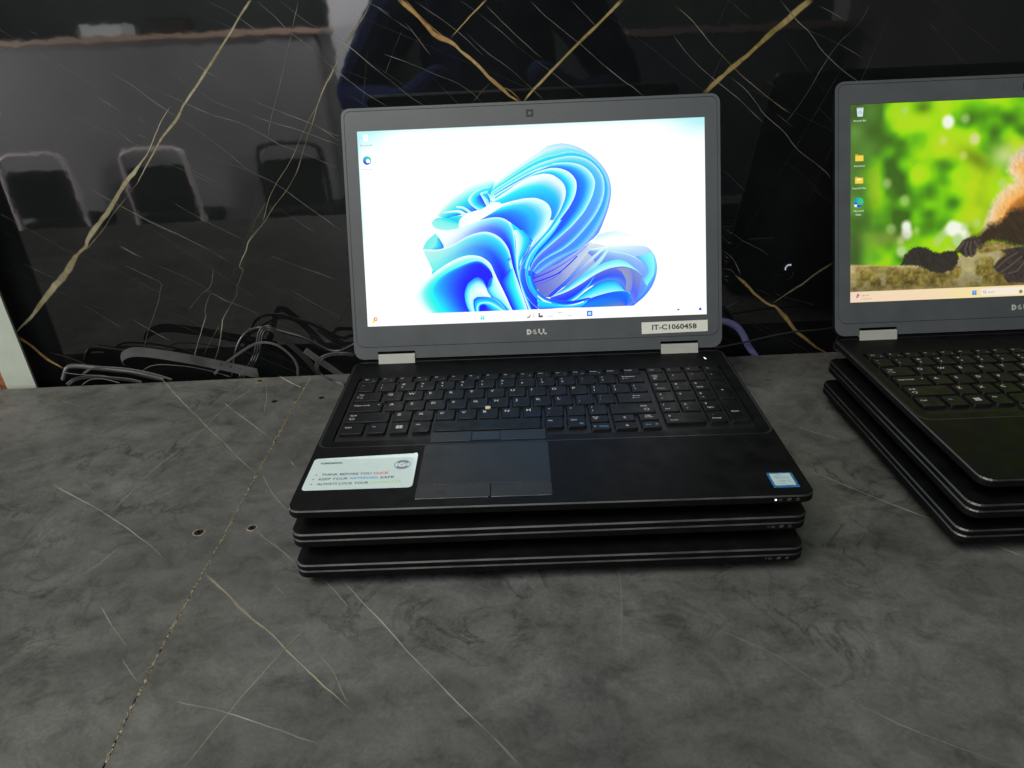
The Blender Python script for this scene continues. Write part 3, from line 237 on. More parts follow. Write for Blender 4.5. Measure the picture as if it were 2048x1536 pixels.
# ------------------------------------------------------------------ helpers
def lin(c):
    c = np.asarray(c, float)
    return np.where(c <= 0.04045, c / 12.92, ((c + 0.055) / 1.055) ** 2.4)
def hx(h): return np.array([int(h[i:i + 2], 16) for i in (0, 2, 4)]) / 255.0
def hl(h): return tuple(float(v) for v in lin(hx(h))) + (1.0,)
def mat(name, color, rough=0.5, metal=0.0, spec=0.5, ior=None, emit=None, estr=0.0, noise=None, bump=None):
    m = bpy.data.materials.new(name); m.use_nodes = True; nt = m.node_tree; b = nt.nodes["Principled BSDF"]
    b.inputs["Base Color"].default_value = (*color[:3], 1); b.inputs["Roughness"].default_value = rough
    b.inputs["Metallic"].default_value = metal; b.inputs["Specular IOR Level"].default_value = spec
    if ior: b.inputs["IOR"].default_value = ior
    if emit: b.inputs["Emission Color"].default_value = (*emit[:3], 1); b.inputs["Emission Strength"].default_value = estr
    if noise or bump:
        tc = nt.nodes.new("ShaderNodeTexCoord")
    if noise:   # (scale, amount): fine colour and gloss variation, dust and finger marks
        n = nt.nodes.new("ShaderNodeTexNoise"); n.inputs["Scale"].default_value = noise[0]; n.inputs["Detail"].default_value = 6
        nt.links.new(tc.outputs["Object"], n.inputs["Vector"])
        mr = nt.nodes.new("ShaderNodeMapRange"); mr.inputs["From Min"].default_value = .3; mr.inputs["From Max"].default_value = .7
        mr.inputs["To Min"].default_value = 1 - noise[1]; mr.inputs["To Max"].default_value = 1 + noise[1]
        nt.links.new(n.outputs["Fac"], mr.inputs["Value"])
        vm = nt.nodes.new("ShaderNodeVectorMath"); vm.operation = 'SCALE'; vm.inputs[0].default_value = color[:3]
        nt.links.new(mr.outputs[0], vm.inputs["Scale"]); nt.links.new(vm.outputs[0], b.inputs["Base Color"])
        mm = nt.nodes.new("ShaderNodeMath"); mm.operation = 'MULTIPLY'; mm.inputs[1].default_value = rough
        nt.links.new(mr.outputs[0], mm.inputs[0]); nt.links.new(mm.outputs[0], b.inputs["Roughness"])
    if bump:    # (scale, strength, distance)
        n2 = nt.nodes.new("ShaderNodeTexNoise"); n2.inputs["Scale"].default_value = bump[0]; n2.inputs["Detail"].default_value = 3
        nt.links.new(tc.outputs["Object"], n2.inputs["Vector"])
        bp = nt.nodes.new("ShaderNodeBump"); bp.inputs["Strength"].default_value = bump[1]; bp.inputs["Distance"].default_value = bump[2]
        nt.links.new(n2.outputs["Fac"], bp.inputs["Height"]); nt.links.new(bp.outputs[0], b.inputs["Normal"])
    return m
M = {}
M['shell'] = mat("black_shell", (.0046, .0048, .0054), .5, spec=.09, noise=(60, .25), bump=(2500, .15, .0002))
M['trim'] = mat("highlight_edge", (.085, .085, .083), .42, metal=.8, noise=(25, .35))  # paler metal chamfer draws the highlight where the edges catch light
M['key'] = mat("key_plastic", (.0058, .006, .0068), .44, spec=.15, noise=(90, .3))
M['tray'] = mat("keyboard_tray", (.006, .006, .007), .5, spec=.3)
M['bezel'] = mat("grey_bezel", (.069, .075, .082), .5, spec=.4, noise=(40, .08), bump=(3000, .2, .0002))
M['pad'] = mat("touchpad_plastic", (.013, .0145, .0185), .42, spec=.26, noise=(50, .2))
M['padbtn'] = mat("worn_button", (.010, .011, .014), .3, spec=.3, noise=(70, .5))
M['silver'] = mat("silver_hinge", (.42, .43, .39), .42, metal=.25, noise=(60, .06))
M['dark'] = mat("dark_gap", (.003, .003, .003), .7, spec=.1)
M['print'] = mat("white_print", (.46, .47, .48), .6)
M['blueprint'] = mat("blue_print", (.08, .32, .66), .6)
M['logo'] = mat("logo_silver", (.62, .64, .60), .35, metal=.3)
M['glass'] = mat("lens_glass", (.008, .009, .012), .35, spec=.2)
M['lens'] = mat("lens_grey", (.10, .105, .115), .4)
M['paper'] = mat("white_label", (.66, .67, .60), .6, noise=(200, .03))
M['ink'] = mat("black_ink", (.035, .038, .035), .6)
M['sticker'] = mat("sticker_film", (.60, .72, .72), .35, noise=(120, .03))
M['greyink'] = mat("grey_ink", (.085, .12, .15), .5)
M['redink'] = mat("red_ink", (.75, .06, .05), .5)
M['blueink'] = mat("blue_ink", (.05, .33, .72), .5)
M['limeink'] = mat("lime_ink", (.48, .70, .10), .5)
M['navyink'] = mat("navy_ink", (.10, .17, .30), .5)
M['badge'] = mat("badge_blue", (.03, .15, .38), .25, noise=(400, .4))
M['badgeface'] = mat("badge_face", (.48, .60, .56), .3, noise=(300, .1))
M['beige'] = mat("beige_cap", (.62, .55, .40), .7)
M['led'] = mat("led_white", (.8, .8, .8), .4, emit=(1, .96, 1), estr=2.2)
M['ledring'] = mat("led_ring", (.8, .8, .8), .4, emit=(.8, .82, 1), estr=9)
M['rubber'] = mat("black_rubber", (.012, .012, .012), .7)
M['cable'] = mat("black_cable", (.018, .018, .019), .36, spec=.6)
M['greycable'] = mat("grey_cable", (.065, .065, .063), .42, spec=.5)
M['strap'] = mat("grey_strap", (.055, .055, .054), .6, noise=(40, .3))
M['lavender'] = mat("lavender_cable", (.17, .17, .36), .45)
M['wood'] = mat("raw_wood", (.26, .09, .03), .7, noise=(120, .4))
M['paleboard'] = mat("pale_board", (.46, .50, .43), .5, noise=(30, .08))
M['chrome'] = mat("chrome_tube", (.90, .82, .82), .35, metal=.1)
M['fabric'] = mat("black_fabric", (.008, .009, .01), .9)
M['panelgrey'] = mat("grey_panel", (.29, .285, .29), .5, noise=(3, .1))
M['paneldark'] = mat("dark_panel", (.04, .045, .055), .5)
M['deskwood'] = mat("orange_wood_edge", (.62, .44, .34), .4)
M['whitepaint'] = mat("white_paint", (.82, .82, .86), .6)
M['floor'] = mat("floor_tile", (.22, .21, .2), .5)
M['backwall'] = mat("dark_back_wall", (.09, .11, .105), .8)
M['shirt'] = mat("navy_glow_shirt", (.014, .030, .17), .9)  # shirt blue also stands in for the screen's blue glow on the wall
M['skin'] = mat("skin", (.28, .15, .10), .55)
M['hair'] = mat("hair", (.01, .008, .007), .6)
M['card'] = mat("white_card", (.75, .8, .8), .6)
M['darkbox'] = mat("dark_box", (.02, .018, .016), .5)

def link(name, me, parent=None, m=None, loc=None):
    o = bpy.data.objects.new(name, me); COL.objects.link(o)
    for k in (m if isinstance(m, (list, tuple)) else [m] if m else []): me.materials.append(k)
    if parent: o.parent = parent
    if loc: o.location = loc
    return o
def thing(name, label, cat, loc=(0, 0, 0), rz=0, group=None):
    o = bpy.data.objects.new(name, None); COL.objects.link(o); o.empty_display_size = .01
    o.location = loc; o.rotation_euler = (0, 0, rz); tag(o, label, cat, group); return o
def tag(o, label=None, cat=None, group=None, kind=None):
    if label: o['label'] = label
    if cat: o['category'] = cat
    if group: o['group'] = group
    if kind: o['kind'] = kind
    return o
class MB:
    """collects verts / faces / material slots, in millimetres"""
    def __init__(s): s.v = []; s.f = []; s.mi = []
    def add(s, vs, fs, mi=0):
        k = len(s.v); s.v += [tuple(p) for p in vs]; s.f += [tuple(i + k for i in f) for f in fs]; s.mi += [mi] * len(fs)
    def rings(s, rings, mats=None, cap0=True, cap1=True, capm=0):
        n = len(rings[0]); vs = [p for r in rings for p in r]; 
        for k in range(len(rings) - 1):
            fs = [(k * n + i, k * n + (i + 1) % n, (k + 1) * n + (i + 1) % n, (k + 1) * n + i) for i in range(n)]
            if k == 0: base = len(s.v); s.v += [tuple(p) for p in vs]
            s.f += [tuple(i + base for i in f) for f in fs]; s.mi += [mats[k] if mats else 0] * n
        if cap0: s.f.append(tuple(base + i for i in reversed(range(n)))); s.mi.append(capm)
        if cap1: s.f.append(tuple(base + (len(rings) - 1) * n + i for i in range(n))); s.mi.append(capm)
    def box(s, x0, x1, y0, y1, z0, z1, mi=0, ch=0):
        r = lambda d, z: [(x0 + d, y0 + d, z), (x1 - d, y0 + d, z), (x1 - d, y1 - d, z), (x0 + d, y1 - d, z)]
        s.rings([r(ch, z0), r(0, z0 + ch), r(0, z1 - ch), r(ch, z1)] if ch else [r(0, z0), r(0, z1)], None if not mi else [mi] * 3, capm=mi)
    def mesh(s, name, smooth=False, scale=MM):
        me = bpy.data.meshes.new(name); me.from_pydata([(a * scale, b * scale, c * scale) for a, b, c in s.v], [], s.f)
        me.polygons.foreach_set("material_index", s.mi)
        if smooth: me.polygons.foreach_set("use_smooth", [True] * len(me.polygons))
        me.update(); return me
def fixn(me):
    bm = bmesh.new(); bm.from_mesh(me); bmesh.ops.recalc_face_normals(bm, faces=bm.faces); bm.to_mesh(me); bm.free(); return me
def rrect(x0, x1, y0, y1, r, n=4):
    if not isinstance(r, (list, tuple)): r = [r] * 4     # corners: x1y1, x0y1, x0y0, x1y0
    out = []
    for (cx, cy, a0, rr) in ((x1 - r[0], y1 - r[0], 0, r[0]), (x0 + r[1], y1 - r[1], 90, r[1]), (x0 + r[2], y0 + r[2], 180, r[2]), (x1 - r[3], y0 + r[3], 270, r[3])):
        for i in range(n + 1):
            a = math.radians(a0 + 90 * i / n); out.append((cx + rr * math.cos(a), cy + rr * math.sin(a)))
    return out
def z_(loop, z): return [(x, y, z) for x, y in loop]
def xz_(loop, y): return [(x, y, z) for x, z in loop]
def plate(mb, outer, holes, a0, a1, mapf, mi=0):
    """flat piece with holes: loops in 2D, thickness a0..a1"""
    bm = bmesh.new(); es = []
    for lp in [outer] + holes:
        vs = [bm.verts.new((p[0], p[1], 0)) for p in lp]
        es += [bm.edges.new((vs[i], vs[(i + 1) % len(vs)])) for i in range(len(vs))]
    bmesh.ops.triangle_fill(bm, edges=es, use_beauty=True); bm.verts.index_update()
    tris = [[v.index for v in f.verts] for f in bm.faces]; pts = [(v.co.x, v.co.y) for v in bm.verts]; bm.free()
    n = len(pts)
    mb.add([mapf(x, y, a0) for x, y in pts] + [mapf(x, y, a1) for x, y in pts], tris + [[i + n for i in reversed(t)] for t in tris], mi)
    k = 0
    for lp in [outer] + holes:
        L = len(lp); ids = list(range(k, k + L)); k += L
        vs = [mapf(*p, a0) for p in lp] + [mapf(*p, a1) for p in lp]
        mb.add(vs, [(i, (i + 1) % L, L + (i + 1) % L, L + i) for i in range(L)], mi)
def catmull(P, n, per_index=True):
    P = np.asarray(P, float)
    if len(P) == 2:
        t = np.linspace(0, 1, n)[:, None]; return P[0] * (1 - t) + P[1] * t
    ext = np.vstack([2 * P[0] - P[1], P, 2 * P[-1] - P[-2]])
    if per_index: u = np.linspace(0, len(P) - 1, n)
    else:
        d = np.r_[0, np.cumsum(np.linalg.norm(np.diff(P, axis=0), axis=1))]; u = np.interp(np.linspace(0, d[-1], n), d, np.arange(len(P)))
    i = np.minimum(u.astype(int), len(P) - 2); t = (u - i)[:, None]
    a, b, c, d_ = ext[i], ext[i + 1], ext[i + 2], ext[i + 3]
    return .5 * (2 * b + (c - a) * t + (2 * a - 5 * b + 4 * c - d_) * t ** 2 + (3 * b - a - 3 * c + d_) * t ** 3)
def frames(P):
    T = np.gradient(P, axis=0); T /= np.linalg.norm(T, axis=1)[:, None] + 1e-12
    up = np.array([0, 1, 0.]) ; N = []
    n = np.cross(T[0], up); n = np.cross(n, T[0]) if np.linalg.norm(n) > .1 else np.cross(T[0], [1, 0, 0.])
    for t in T:
        n = n - t * (n @ t); n /= np.linalg.norm(n) + 1e-12; N.append(n)
    N = np.array(N); return T, N, np.cross(T, N)
def tube(mb, pts, rad, n=60, seg=8, off=(0, 0), mi=0, flat=None):
    P = catmull(pts, n, False); T, N, B = frames(P)
    P = P + N * off[0] + B * off[1]
    ang = np.linspace(0, 2 * math.pi, seg, endpoint=False)
    rads = np.interp(np.linspace(0, 1, n), np.linspace(0, 1, len(rad)), rad) if isinstance(rad, (list, tuple)) else np.full(n, rad)
    rings = [[tuple(P[i] + rads[i] * (math.cos(a) * N[i] * (flat[0] if flat else 1) + math.sin(a) * B[i] * (flat[1] if flat else 1))) for a in ang] for i in range(n)]
    mb.rings(rings, [mi] * n, capm=mi)
# text as flat outlines
_tc = {}
def glyphs(s, bold=0.0):
    k = (s, bold)
    if k not in _tc:
        c = bpy.data.curves.new("t", 'FONT'); c.body = s; c.size = 1; c.offset = bold; c.resolution_u = 2; c.fill_mode = 'BOTH'
        o = bpy.data.objects.new("t", c); me = bpy.data.meshes.new_from_object(o)
        v = np.array([(q.co.x, q.co.y) for q in me.vertices]) if len(me.vertices) else np.zeros((0, 2))
        _tc[k] = (v, [tuple(p.vertices) for p in me.polygons])
        bpy.data.objects.remove(o); bpy.data.meshes.remove(me); bpy.data.curves.remove(c)
    return _tc[k]
CAP = 0.72
def text(mb, s, x, y, cap, mapf, mi=0, align='l', width=None, bold=0.0, stretch=1.0, skew=0.0):
    """cap = capital height in mm; x,y = baseline start (or centre); width forces the length"""
    v, f = glyphs(s, bold)
    if not len(v): return
    k = cap / CAP; w = v[:, 0].max() - v[:, 0].min(); x0 = v[:, 0].min()
    kx = (width / w) if width else k * stretch
    off = {'l': 0, 'c': -w * kx / 2, 'r': -w * kx}[align]
    mb.add([mapf(x + off + (a - x0) * kx + b * k * skew, y + b * k) for a, b in v], f, mi)

# ------------------------------------------------------------------ marble veins (ribbons that fade out at both sides)
VC = {'gold': ('ac9a6c', '94814f'), 'pale': ('b4ad90', '8f8466'), 'cream': ('a6a392', '85816c'), 'orange': ('a87a4e', 'b39a66'), 'white': ('a9a9a0', '8f8d80')}
def vein_mat(name, rough, ior, spec=.5):
    m = bpy.data.materials.new(name); m.use_nodes = True; nt = m.node_tree; b = nt.nodes["Principled BSDF"]; out = nt.nodes["Material Output"]
    ca = nt.nodes.new("ShaderNodeVertexColor"); ca.layer_name = "Col"
    nt.links.new(ca.outputs["Color"], b.inputs["Base Color"]); b.inputs["Roughness"].default_value = rough; b.inputs["IOR"].default_value = ior
    b.inputs["Specular IOR Level"].default_value = spec
    tr = nt.nodes.new("ShaderNodeBsdfTransparent"); mx = nt.nodes.new("ShaderNodeMixShader")
    nt.links.new(ca.outputs["Alpha"], mx.inputs[0]); nt.links.new(tr.outputs[0], mx.inputs[1]); nt.links.new(b.outputs[0], mx.inputs[2])
    nt.links.new(mx.outputs[0], out.inputs["Surface"]); return m
def fract(n, k=4):
    out = np.zeros(n)
    for o in range(k):
        m = max(2, int(n / (14 / 2 ** o)) + 2); out += np.interp(np.linspace(0, m - 1, n), np.arange(m), rng.normal(0, 1, m)) / 2 ** (o * .8)
    return out
def veins(name, data, mapf, parent, material, gain, wgain=1.0, zoff=0.12, gainA=1.08, brk=.36):
    V = []; F = []; C = []
    for j, (pts, w, ck, a, amp) in enumerate(data):
        P = np.asarray(pts, float); Ln = np.linalg.norm(np.diff(P, axis=0), axis=1).sum(); n = max(8, int(Ln / 2.2))
        Q = catmull(P, n, False) if len(P) > 2 else catmull(P, n)
        W = np.interp(np.linspace(0, 1, n), np.linspace(0, 1, len(w)), w) * wgain
        T = np.gradient(Q, axis=0); T /= np.linalg.norm(T, axis=1)[:, None] + 1e-9; N = np.stack([-T[:, 1], T[:, 0]], 1)
        big = W.mean() > 1.7
        Q = Q + N * (fract(n) * (.24 if not big else .34) * amp)[:, None]
        W = W * np.clip(1 + fract(n) * (.16 if big else .28), .35, 1.9)
        mod = np.clip(1 + fract(n, 3) * (.10 if big else brk), .12, 1.35)
        fade = np.minimum(1, np.minimum(np.arange(n), np.arange(n)[::-1]) / (4 if big else max(4, n * .07)))
        c1, c2 = lin(hx(VC[ck][0])), lin(hx(VC[ck][1])); mixn = np.clip(.5 + fract(n, 4) * .35, 0, 1)
        cols = (c1[None] * (1 - mixn[:, None]) + c2[None] * mixn[:, None]) * gain
        cross = [(-1, 0), (-.62, 1), (0, 1), (.62, 1), (1, 0)] if big else [(-1.15, 0), (0, 1), (1.15, 0)]
        base = len(V); nc = len(cross); zz = zoff + .012 * (j % 9)
        for i in range(n):
            tone = 1 + (rng.normal(0, .10) if big else 0)
            for (o, al) in cross:
                V.append(mapf(*(Q[i] + N[i] * W[i] * .5 * o), zz)); C.append((*(cols[i] * tone * (1 if abs(o) > .1 or not big else 1.12)), min(1, a * gainA) * mod[i] * fade[i] * al))
        for i in range(n - 1):
            for q in range(nc - 1):
                k = base + i * nc + q; F.append((k, k + nc, k + nc + 1, k + 1))
    me = bpy.data.meshes.new(name); me.from_pydata([tuple(c * MM for c in v) for v in V], [], F)
    at = me.color_attributes.new("Col", 'FLOAT_COLOR', 'POINT'); at.data.foreach_set("color", np.clip(np.array(C, np.float32), 0, 1).ravel())
    o = link(name, me, parent, material); o['kind'] = 'stuff'; return o

# ================================================================== THE SETTING
ANG = math.radians(1.17); ca_, sa_ = math.cos(ANG), math.sin(ANG)
C0 = 369.643; WALL = C0 + 50; CZ = -70.0; FL = -1060.0
def wall_pt(a, z, off=0.0):                   # along the wall, height, distance in front of it (mm)
    d = WALL - off; return (-sa_ * d + ca_ * a, ca_ * d + sa_ * a, z)
wm = bpy.data.materials.new("black_marble"); wm.use_nodes = True
nt = wm.node_tree; b = nt.nodes["Principled BSDF"]
tc = nt.nodes.new("ShaderNodeTexCoord"); n1 = nt.nodes.new("ShaderNodeTexNoise"); n1.inputs["Scale"].default_value = 7; n1.inputs["Detail"].default_value = 8; n1.inputs["Roughness"].default_value = .65
nt.links.new(tc.outputs["Object"], n1.inputs["Vector"])
rp = nt.nodes.new("ShaderNodeValToRGB"); rp.color_ramp.elements[0].position = .35; rp.color_ramp.elements[0].color = (.0050, .0056, .0058, 1); rp.color_ramp.elements[1].position = .8; rp.color_ramp.elements[1].color = (.013, .014, .0145, 1)
nt.links.new(n1.outputs["Fac"], rp.inputs[0]); nt.links.new(rp.outputs[0], b.inputs["Base Color"])
b.inputs["Roughness"].default_value = .03; b.inputs["IOR"].default_value = 1.92
n2 = nt.nodes.new("ShaderNodeTexNoise"); n2.inputs["Scale"].default_value = 38; n2.inputs["Detail"].default_value = 2; nt.links.new(tc.outputs["Object"], n2.inputs["Vector"])
bp = nt.nodes.new("ShaderNodeBump"); bp.inputs["Strength"].default_value = .035; bp.inputs["Distance"].default_value = .0012
nt.links.new(n2.outputs["Fac"], bp.inputs["Height"]); nt.links.new(bp.outputs[0], b.inputs["Normal"])
mb = MB(); P = [wall_pt(a, z, o) for o in (0, -18) for a, z in ((-2600, FL), (2600, FL), (2600, 1300), (-2600, 1300))]
mb.add(P, [(0, 1, 2, 3), (7, 6, 5, 4), (0, 4, 5, 1), (1, 5, 6, 2), (2, 6, 7, 3), (3, 7, 4, 0)])
wall = link("marble_wall", fixn(mb.mesh("marble_wall")), None, wm)
tag(wall, "polished black marble wall panel with gold and white veins behind the laptops", "wall")
for q in range(52):      # the faint web of hairlines between the traced veins
    a0, z0 = rng.uniform(-680, 560), rng.uniform(-60, 350); th_ = math.radians(rng.normal(-31, 6) if rng.random() < .82 else rng.normal(62, 8)); ln = rng.uniform(60, 330)
    pts = [[a0 + ln * t * math.cos(th_), z0 + ln * t * math.sin(th_) + rng.normal(0, .5)] for t in np.linspace(0, 1, 5)]
    D['wall'].append([pts, [.45] * 5, 'white', float(rng.uniform(.07, .22)), .6])
veins("vein_pattern", D['wall'], lambda a, z, o: wall_pt(a, z, o), wall, vein_mat("gold_vein", .12, 1.5, .3), .80)

# counter: two boards screwed down on either side of a crumbling joint
cm = bpy.data.materials.new("grey_stone_laminate"); cm.use_nodes = True
nt = cm.node_tree; b = nt.nodes["Principled BSDF"]; tc = nt.nodes.new("ShaderNodeTexCoord")
def noise(scale, det, rough, dist=0, vec=None):
    n = nt.nodes.new("ShaderNodeTexNoise"); n.inputs["Scale"].default_value = scale; n.inputs["Detail"].default_value = det
    n.inputs["Roughness"].default_value = rough; n.inputs["Distortion"].default_value = dist; nt.links.new(vec or tc.outputs["Object"], n.inputs["Vector"]); return n
def ramp(src, stops):
    r = nt.nodes.new("ShaderNodeValToRGB"); r.color_ramp.elements[0].position = stops[0][0]; r.color_ramp.elements[0].color = (*stops[0][1], 1)
    r.color_ramp.elements[1].position = stops[-1][0]; r.color_ramp.elements[1].color = (*stops[-1][1], 1)
    for p_, c_ in stops[1:-1]: e_ = r.color_ramp.elements.new(p_); e_.color = (*c_, 1)
    nt.links.new(src, r.inputs[0]); return r
def mul(a_, b_, fac=1.0):
    x = nt.nodes.new("ShaderNodeMix"); x.data_type = 'RGBA'; x.blend_type = 'MULTIPLY'; x.inputs[0].default_value = fac
    nt.links.new(a_, x.inputs[6]); nt.links.new(b_, x.inputs[7]); return x.outputs[2]
mp = nt.nodes.new("ShaderNodeMapping"); mp.inputs["Rotation"].default_value = (0, 0, .5); mp.inputs["Scale"].default_value = (1, 1.25, 1); nt.links.new(tc.outputs["Object"], mp.inputs["Vector"])
big = ramp(noise(5.5, 7, .62, .6, mp.outputs[0]).outputs["Fac"], [(.30, (.068, .068, .065)), (.5, (.105, .105, .101)), (.70, (.158, .157, .151))])
mid = ramp(noise(30, 9, .7, .5, mp.outputs[0]).outputs["Fac"], [(.30, (.30, .30, .29)), (.41, (.70, .70, .69)), (.53, (1, 1, 1)), (.72, (1.28, 1.27, 1.25))])
vn = noise(17, 6, .6, .7)     # thin dark smudged lines where the noise crosses its middle
ab = nt.nodes.new("ShaderNodeMath"); ab.operation = 'SUBTRACT'; ab.inputs[1].default_value = .5; nt.links.new(vn.outputs["Fac"], ab.inputs[0])
ab2 = nt.nodes.new("ShaderNodeMath"); ab2.operation = 'ABSOLUTE'; nt.links.new(ab.outputs[0], ab2.inputs[0])
smu = ramp(ab2.outputs[0], [(0, (.46, .46, .45)), (.012, (.76, .76, .76)), (.036, (1, 1, 1))])
msk = ramp(noise(7, 4, .6).outputs["Fac"], [(.45, (0, 0, 0)), (.60, (1, 1, 1))])
mx2 = nt.nodes.new("ShaderNodeMix"); mx2.data_type = 'RGBA'; mx2.inputs[6].default_value = (1, 1, 1, 1); nt.links.new(msk.outputs[0], mx2.inputs[0]); nt.links.new(smu.outputs[0], mx2.inputs[7])
grain = ramp(noise(420, 3, .6).outputs["Fac"], [(.3, (.86, .86, .86)), (.7, (1.12, 1.12, 1.12))])
tint = ramp(noise(3, 4, .6).outputs["Fac"], [(.35, (1.02, 1, .97)), (.65, (.97, 1.0, 1.03))])
col = mul(mul(mul(mul(big.outputs[0], mid.outputs[0], .75), mx2.outputs[2]), grain.outputs[0]), tint.outputs[0])
nt.links.new(col, b.inputs["Base Color"]); b.inputs["Roughness"].default_value = .46; b.inputs["Specular IOR Level"].default_value = .32
bpn = nt.nodes.new("ShaderNodeBump"); bpn.inputs["Strength"].default_value = .25; bpn.inputs["Distance"].default_value = .0006
nt.links.new(noise(90, 5, .6).outputs["Fac"], bpn.inputs["Height"]); nt.links.new(bpn.outputs[0], b.inputs["Normal"])
counter = thing("counter", "grey stone-look counter top of two boards with a crumbling cream joint", "counter")
def back_y(x): return C0 / ca_ + math.tan(ANG) * x
seam = np.array([(p[0], p[1]) for p in D['seam']]); seam = seam[np.argsort(seam[:, 1])]
ys = np.r_[-392, np.linspace(-140, back_y(-273), 70)]
sx = np.interp(ys, seam[:, 1], seam[:, 0]); sx[1:] = np.convolve(np.pad(sx[1:], 6, 'edge'), np.ones(13) / 13, 'valid') + np.r_[rng.normal(0, .22, 70)]; sx[0] = sx[1] + 8
for side in (-1, 1):
    gap = np.abs(rng.normal(.30, .18, len(ys))) + .12
    edge = [(sx[i] + side * gap[i], ys[i]) for i in range(len(ys))]; edge[-1] = (edge[-1][0], back_y(edge[-1][0]))
    far = -2200 if side < 0 else 2200
    lp = edge + [(far, back_y(far)), (far, -392)]
    mb = MB(); n = len(lp)
    ins = [(p[0] + side * .35, p[1]) for p in edge] + [(far, back_y(far)), (far, -392)]
    mb.rings([z_(lp, CZ - 30), z_(lp, CZ - .4), z_(ins, CZ)])
    link("board", fixn(mb.mesh("board")), counter, cm)
veins("vein_pattern", D['counter'], lambda x, y, o: (x, y, CZ + o), counter, vein_mat("cream_vein", .5, 1.45, .3), 1.0, 1.25, gainA=1.3, brk=.16)
# crumbs of filler along the joint, thick at the back, sparse towards the front
V_ = MB()
for i in range(620):
    t = rng.random() ** 1.2; y = back_y(-273) - 2 - t * 500; x = float(np.interp(y, ys, sx)) + rng.normal(0, .55 if y > 120 else .4)
    
    r = abs(rng.normal(.45, .25)) + .15; a0 = rng.random() * 6; k = 5
    lp = [(x + r * rng.uniform(.6, 1.3) * math.cos(a0 + q * 6.283 / k), y + 1.9 * r * rng.uniform(.6, 1.4) * math.sin(a0 + q * 6.283 / k)) for q in range(k)]
    V_.rings([z_(lp, CZ - .3), z_([(x + (p - x) * .6, y + (q - y) * .6) for p, q in lp], CZ + .18)])
jf = link("joint_filler", fixn(V_.mesh("joint_filler")), counter, mat("cream_filler", (.27, .225, .15), .8, noise=(300, .5))); jf['kind'] = 'stuff'
seamv = [[[[float(a), float(c)] for a, c in zip(sx[12:], ys[12:])], [1.0] * 6 + [2.4, 2.4, 2.2, 2.2, 2.4, 2.0], 'pale', .5, 0.4]]
veins("joint_stain", seamv, lambda x, y, o: (x, y, CZ + o), counter, bpy.data.materials["cream_vein"], .6, zoff=.25)
mb = MB(); mb.box(-2200, 2200, -360, 318, FL, CZ - 30.2); link("added_cabinet", mb.mesh("added_cabinet"), counter, mat("dark_cabinet", (.012, .012, .013), .6))  # unseen body added under the counter so the mirrored gap stays dark
def screw(x, y, r, rim, headm):
    mb = MB(); k = 14
    lo = [(x + r * 1.22 * rng.uniform(.88, 1.2) * math.cos(q * 6.283 / k), y + r * 1.22 * rng.uniform(.85, 1.15) * math.sin(q * 6.283 / k)) for q in range(k)]
    li = [(x + r * math.cos(q * 6.283 / k), y + r * math.sin(q * 6.283 / k)) for q in range(k)]
    sc = lambda l, f: [(x + (p - x) * f, y + (q - y) * f) for p, q in l]
    mb.rings([z_(lo, CZ + .05), z_(sc(lo, .97), CZ + .30), z_(li, CZ + .26), z_(sc(li, .92), CZ + .12)], [1, 1, 0, 0], cap0=False)
    for w, h in ((r * .62, .16 * r), (.16 * r, r * .62)):
        c_, s_ = math.cos(.6), math.sin(.6)
        q = [(x + a * c_ - b_ * s_, y + a * s_ + b_ * c_, CZ + .2 + .02 * (w > h)) for a, b_ in ((-w, -h), (w, -h), (w, h), (-w, h))]
        mb.add(q, [(0, 1, 2, 3)], 2)
    link("screw", mb.mesh("screw"), counter, [headm, rim, M['dark']])
chip = mat("chipped_rim", (.26, .20, .16), .8, noise=(300, .4)); rust = mat("dark_screw", (.03, .022, .016), .45, metal=.6, noise=(500, .5)); brass = mat("brass_screw", (.12, .11, .075), .45, metal=.5); gr = mat("dull_rim", (.075, .075, .07), .7)
olive = mat("olive_rim", (.22, .19, .09), .6)
for (x, y), r, rm, hm in zip(((-335.4, 354), (-301, 299.6), (-248, 304.1), (-294.5, 68.1), (-250.5, 71.9)), (3.6, 3.4, 3.2, 4.1, 3.5), (olive, gr, gr, chip, chip), (brass, rust, rust, rust, rust)):
    screw(x, y, r, rm, hm)

# pale post at the left edge
post = thing("board_post", "pale green painted board post with raw brown edge at the far left", "post", (0, 0, 0))
mb = MB(); mb.box(-660.5, -623.5, 371.5, 374.5, -400, 1200, ch=.8); link("painted_panel", fixn(mb.mesh("painted_panel")), post, M['paleboard'])
mb = MB(); mb.box(-668.5, -660.9, 372.3, 374.5, -400, 1200, ch=.5); link("edge_strip", fixn(mb.mesh("edge_strip")), post, M['wood'])
mb = MB(); mb.box(-690, -669, 371.5, 374.5, -400, 1200, ch=.5); link("painted_panel", fixn(mb.mesh("painted_panel")), post, mat("peach_paint", (.52, .40, .33), .6))

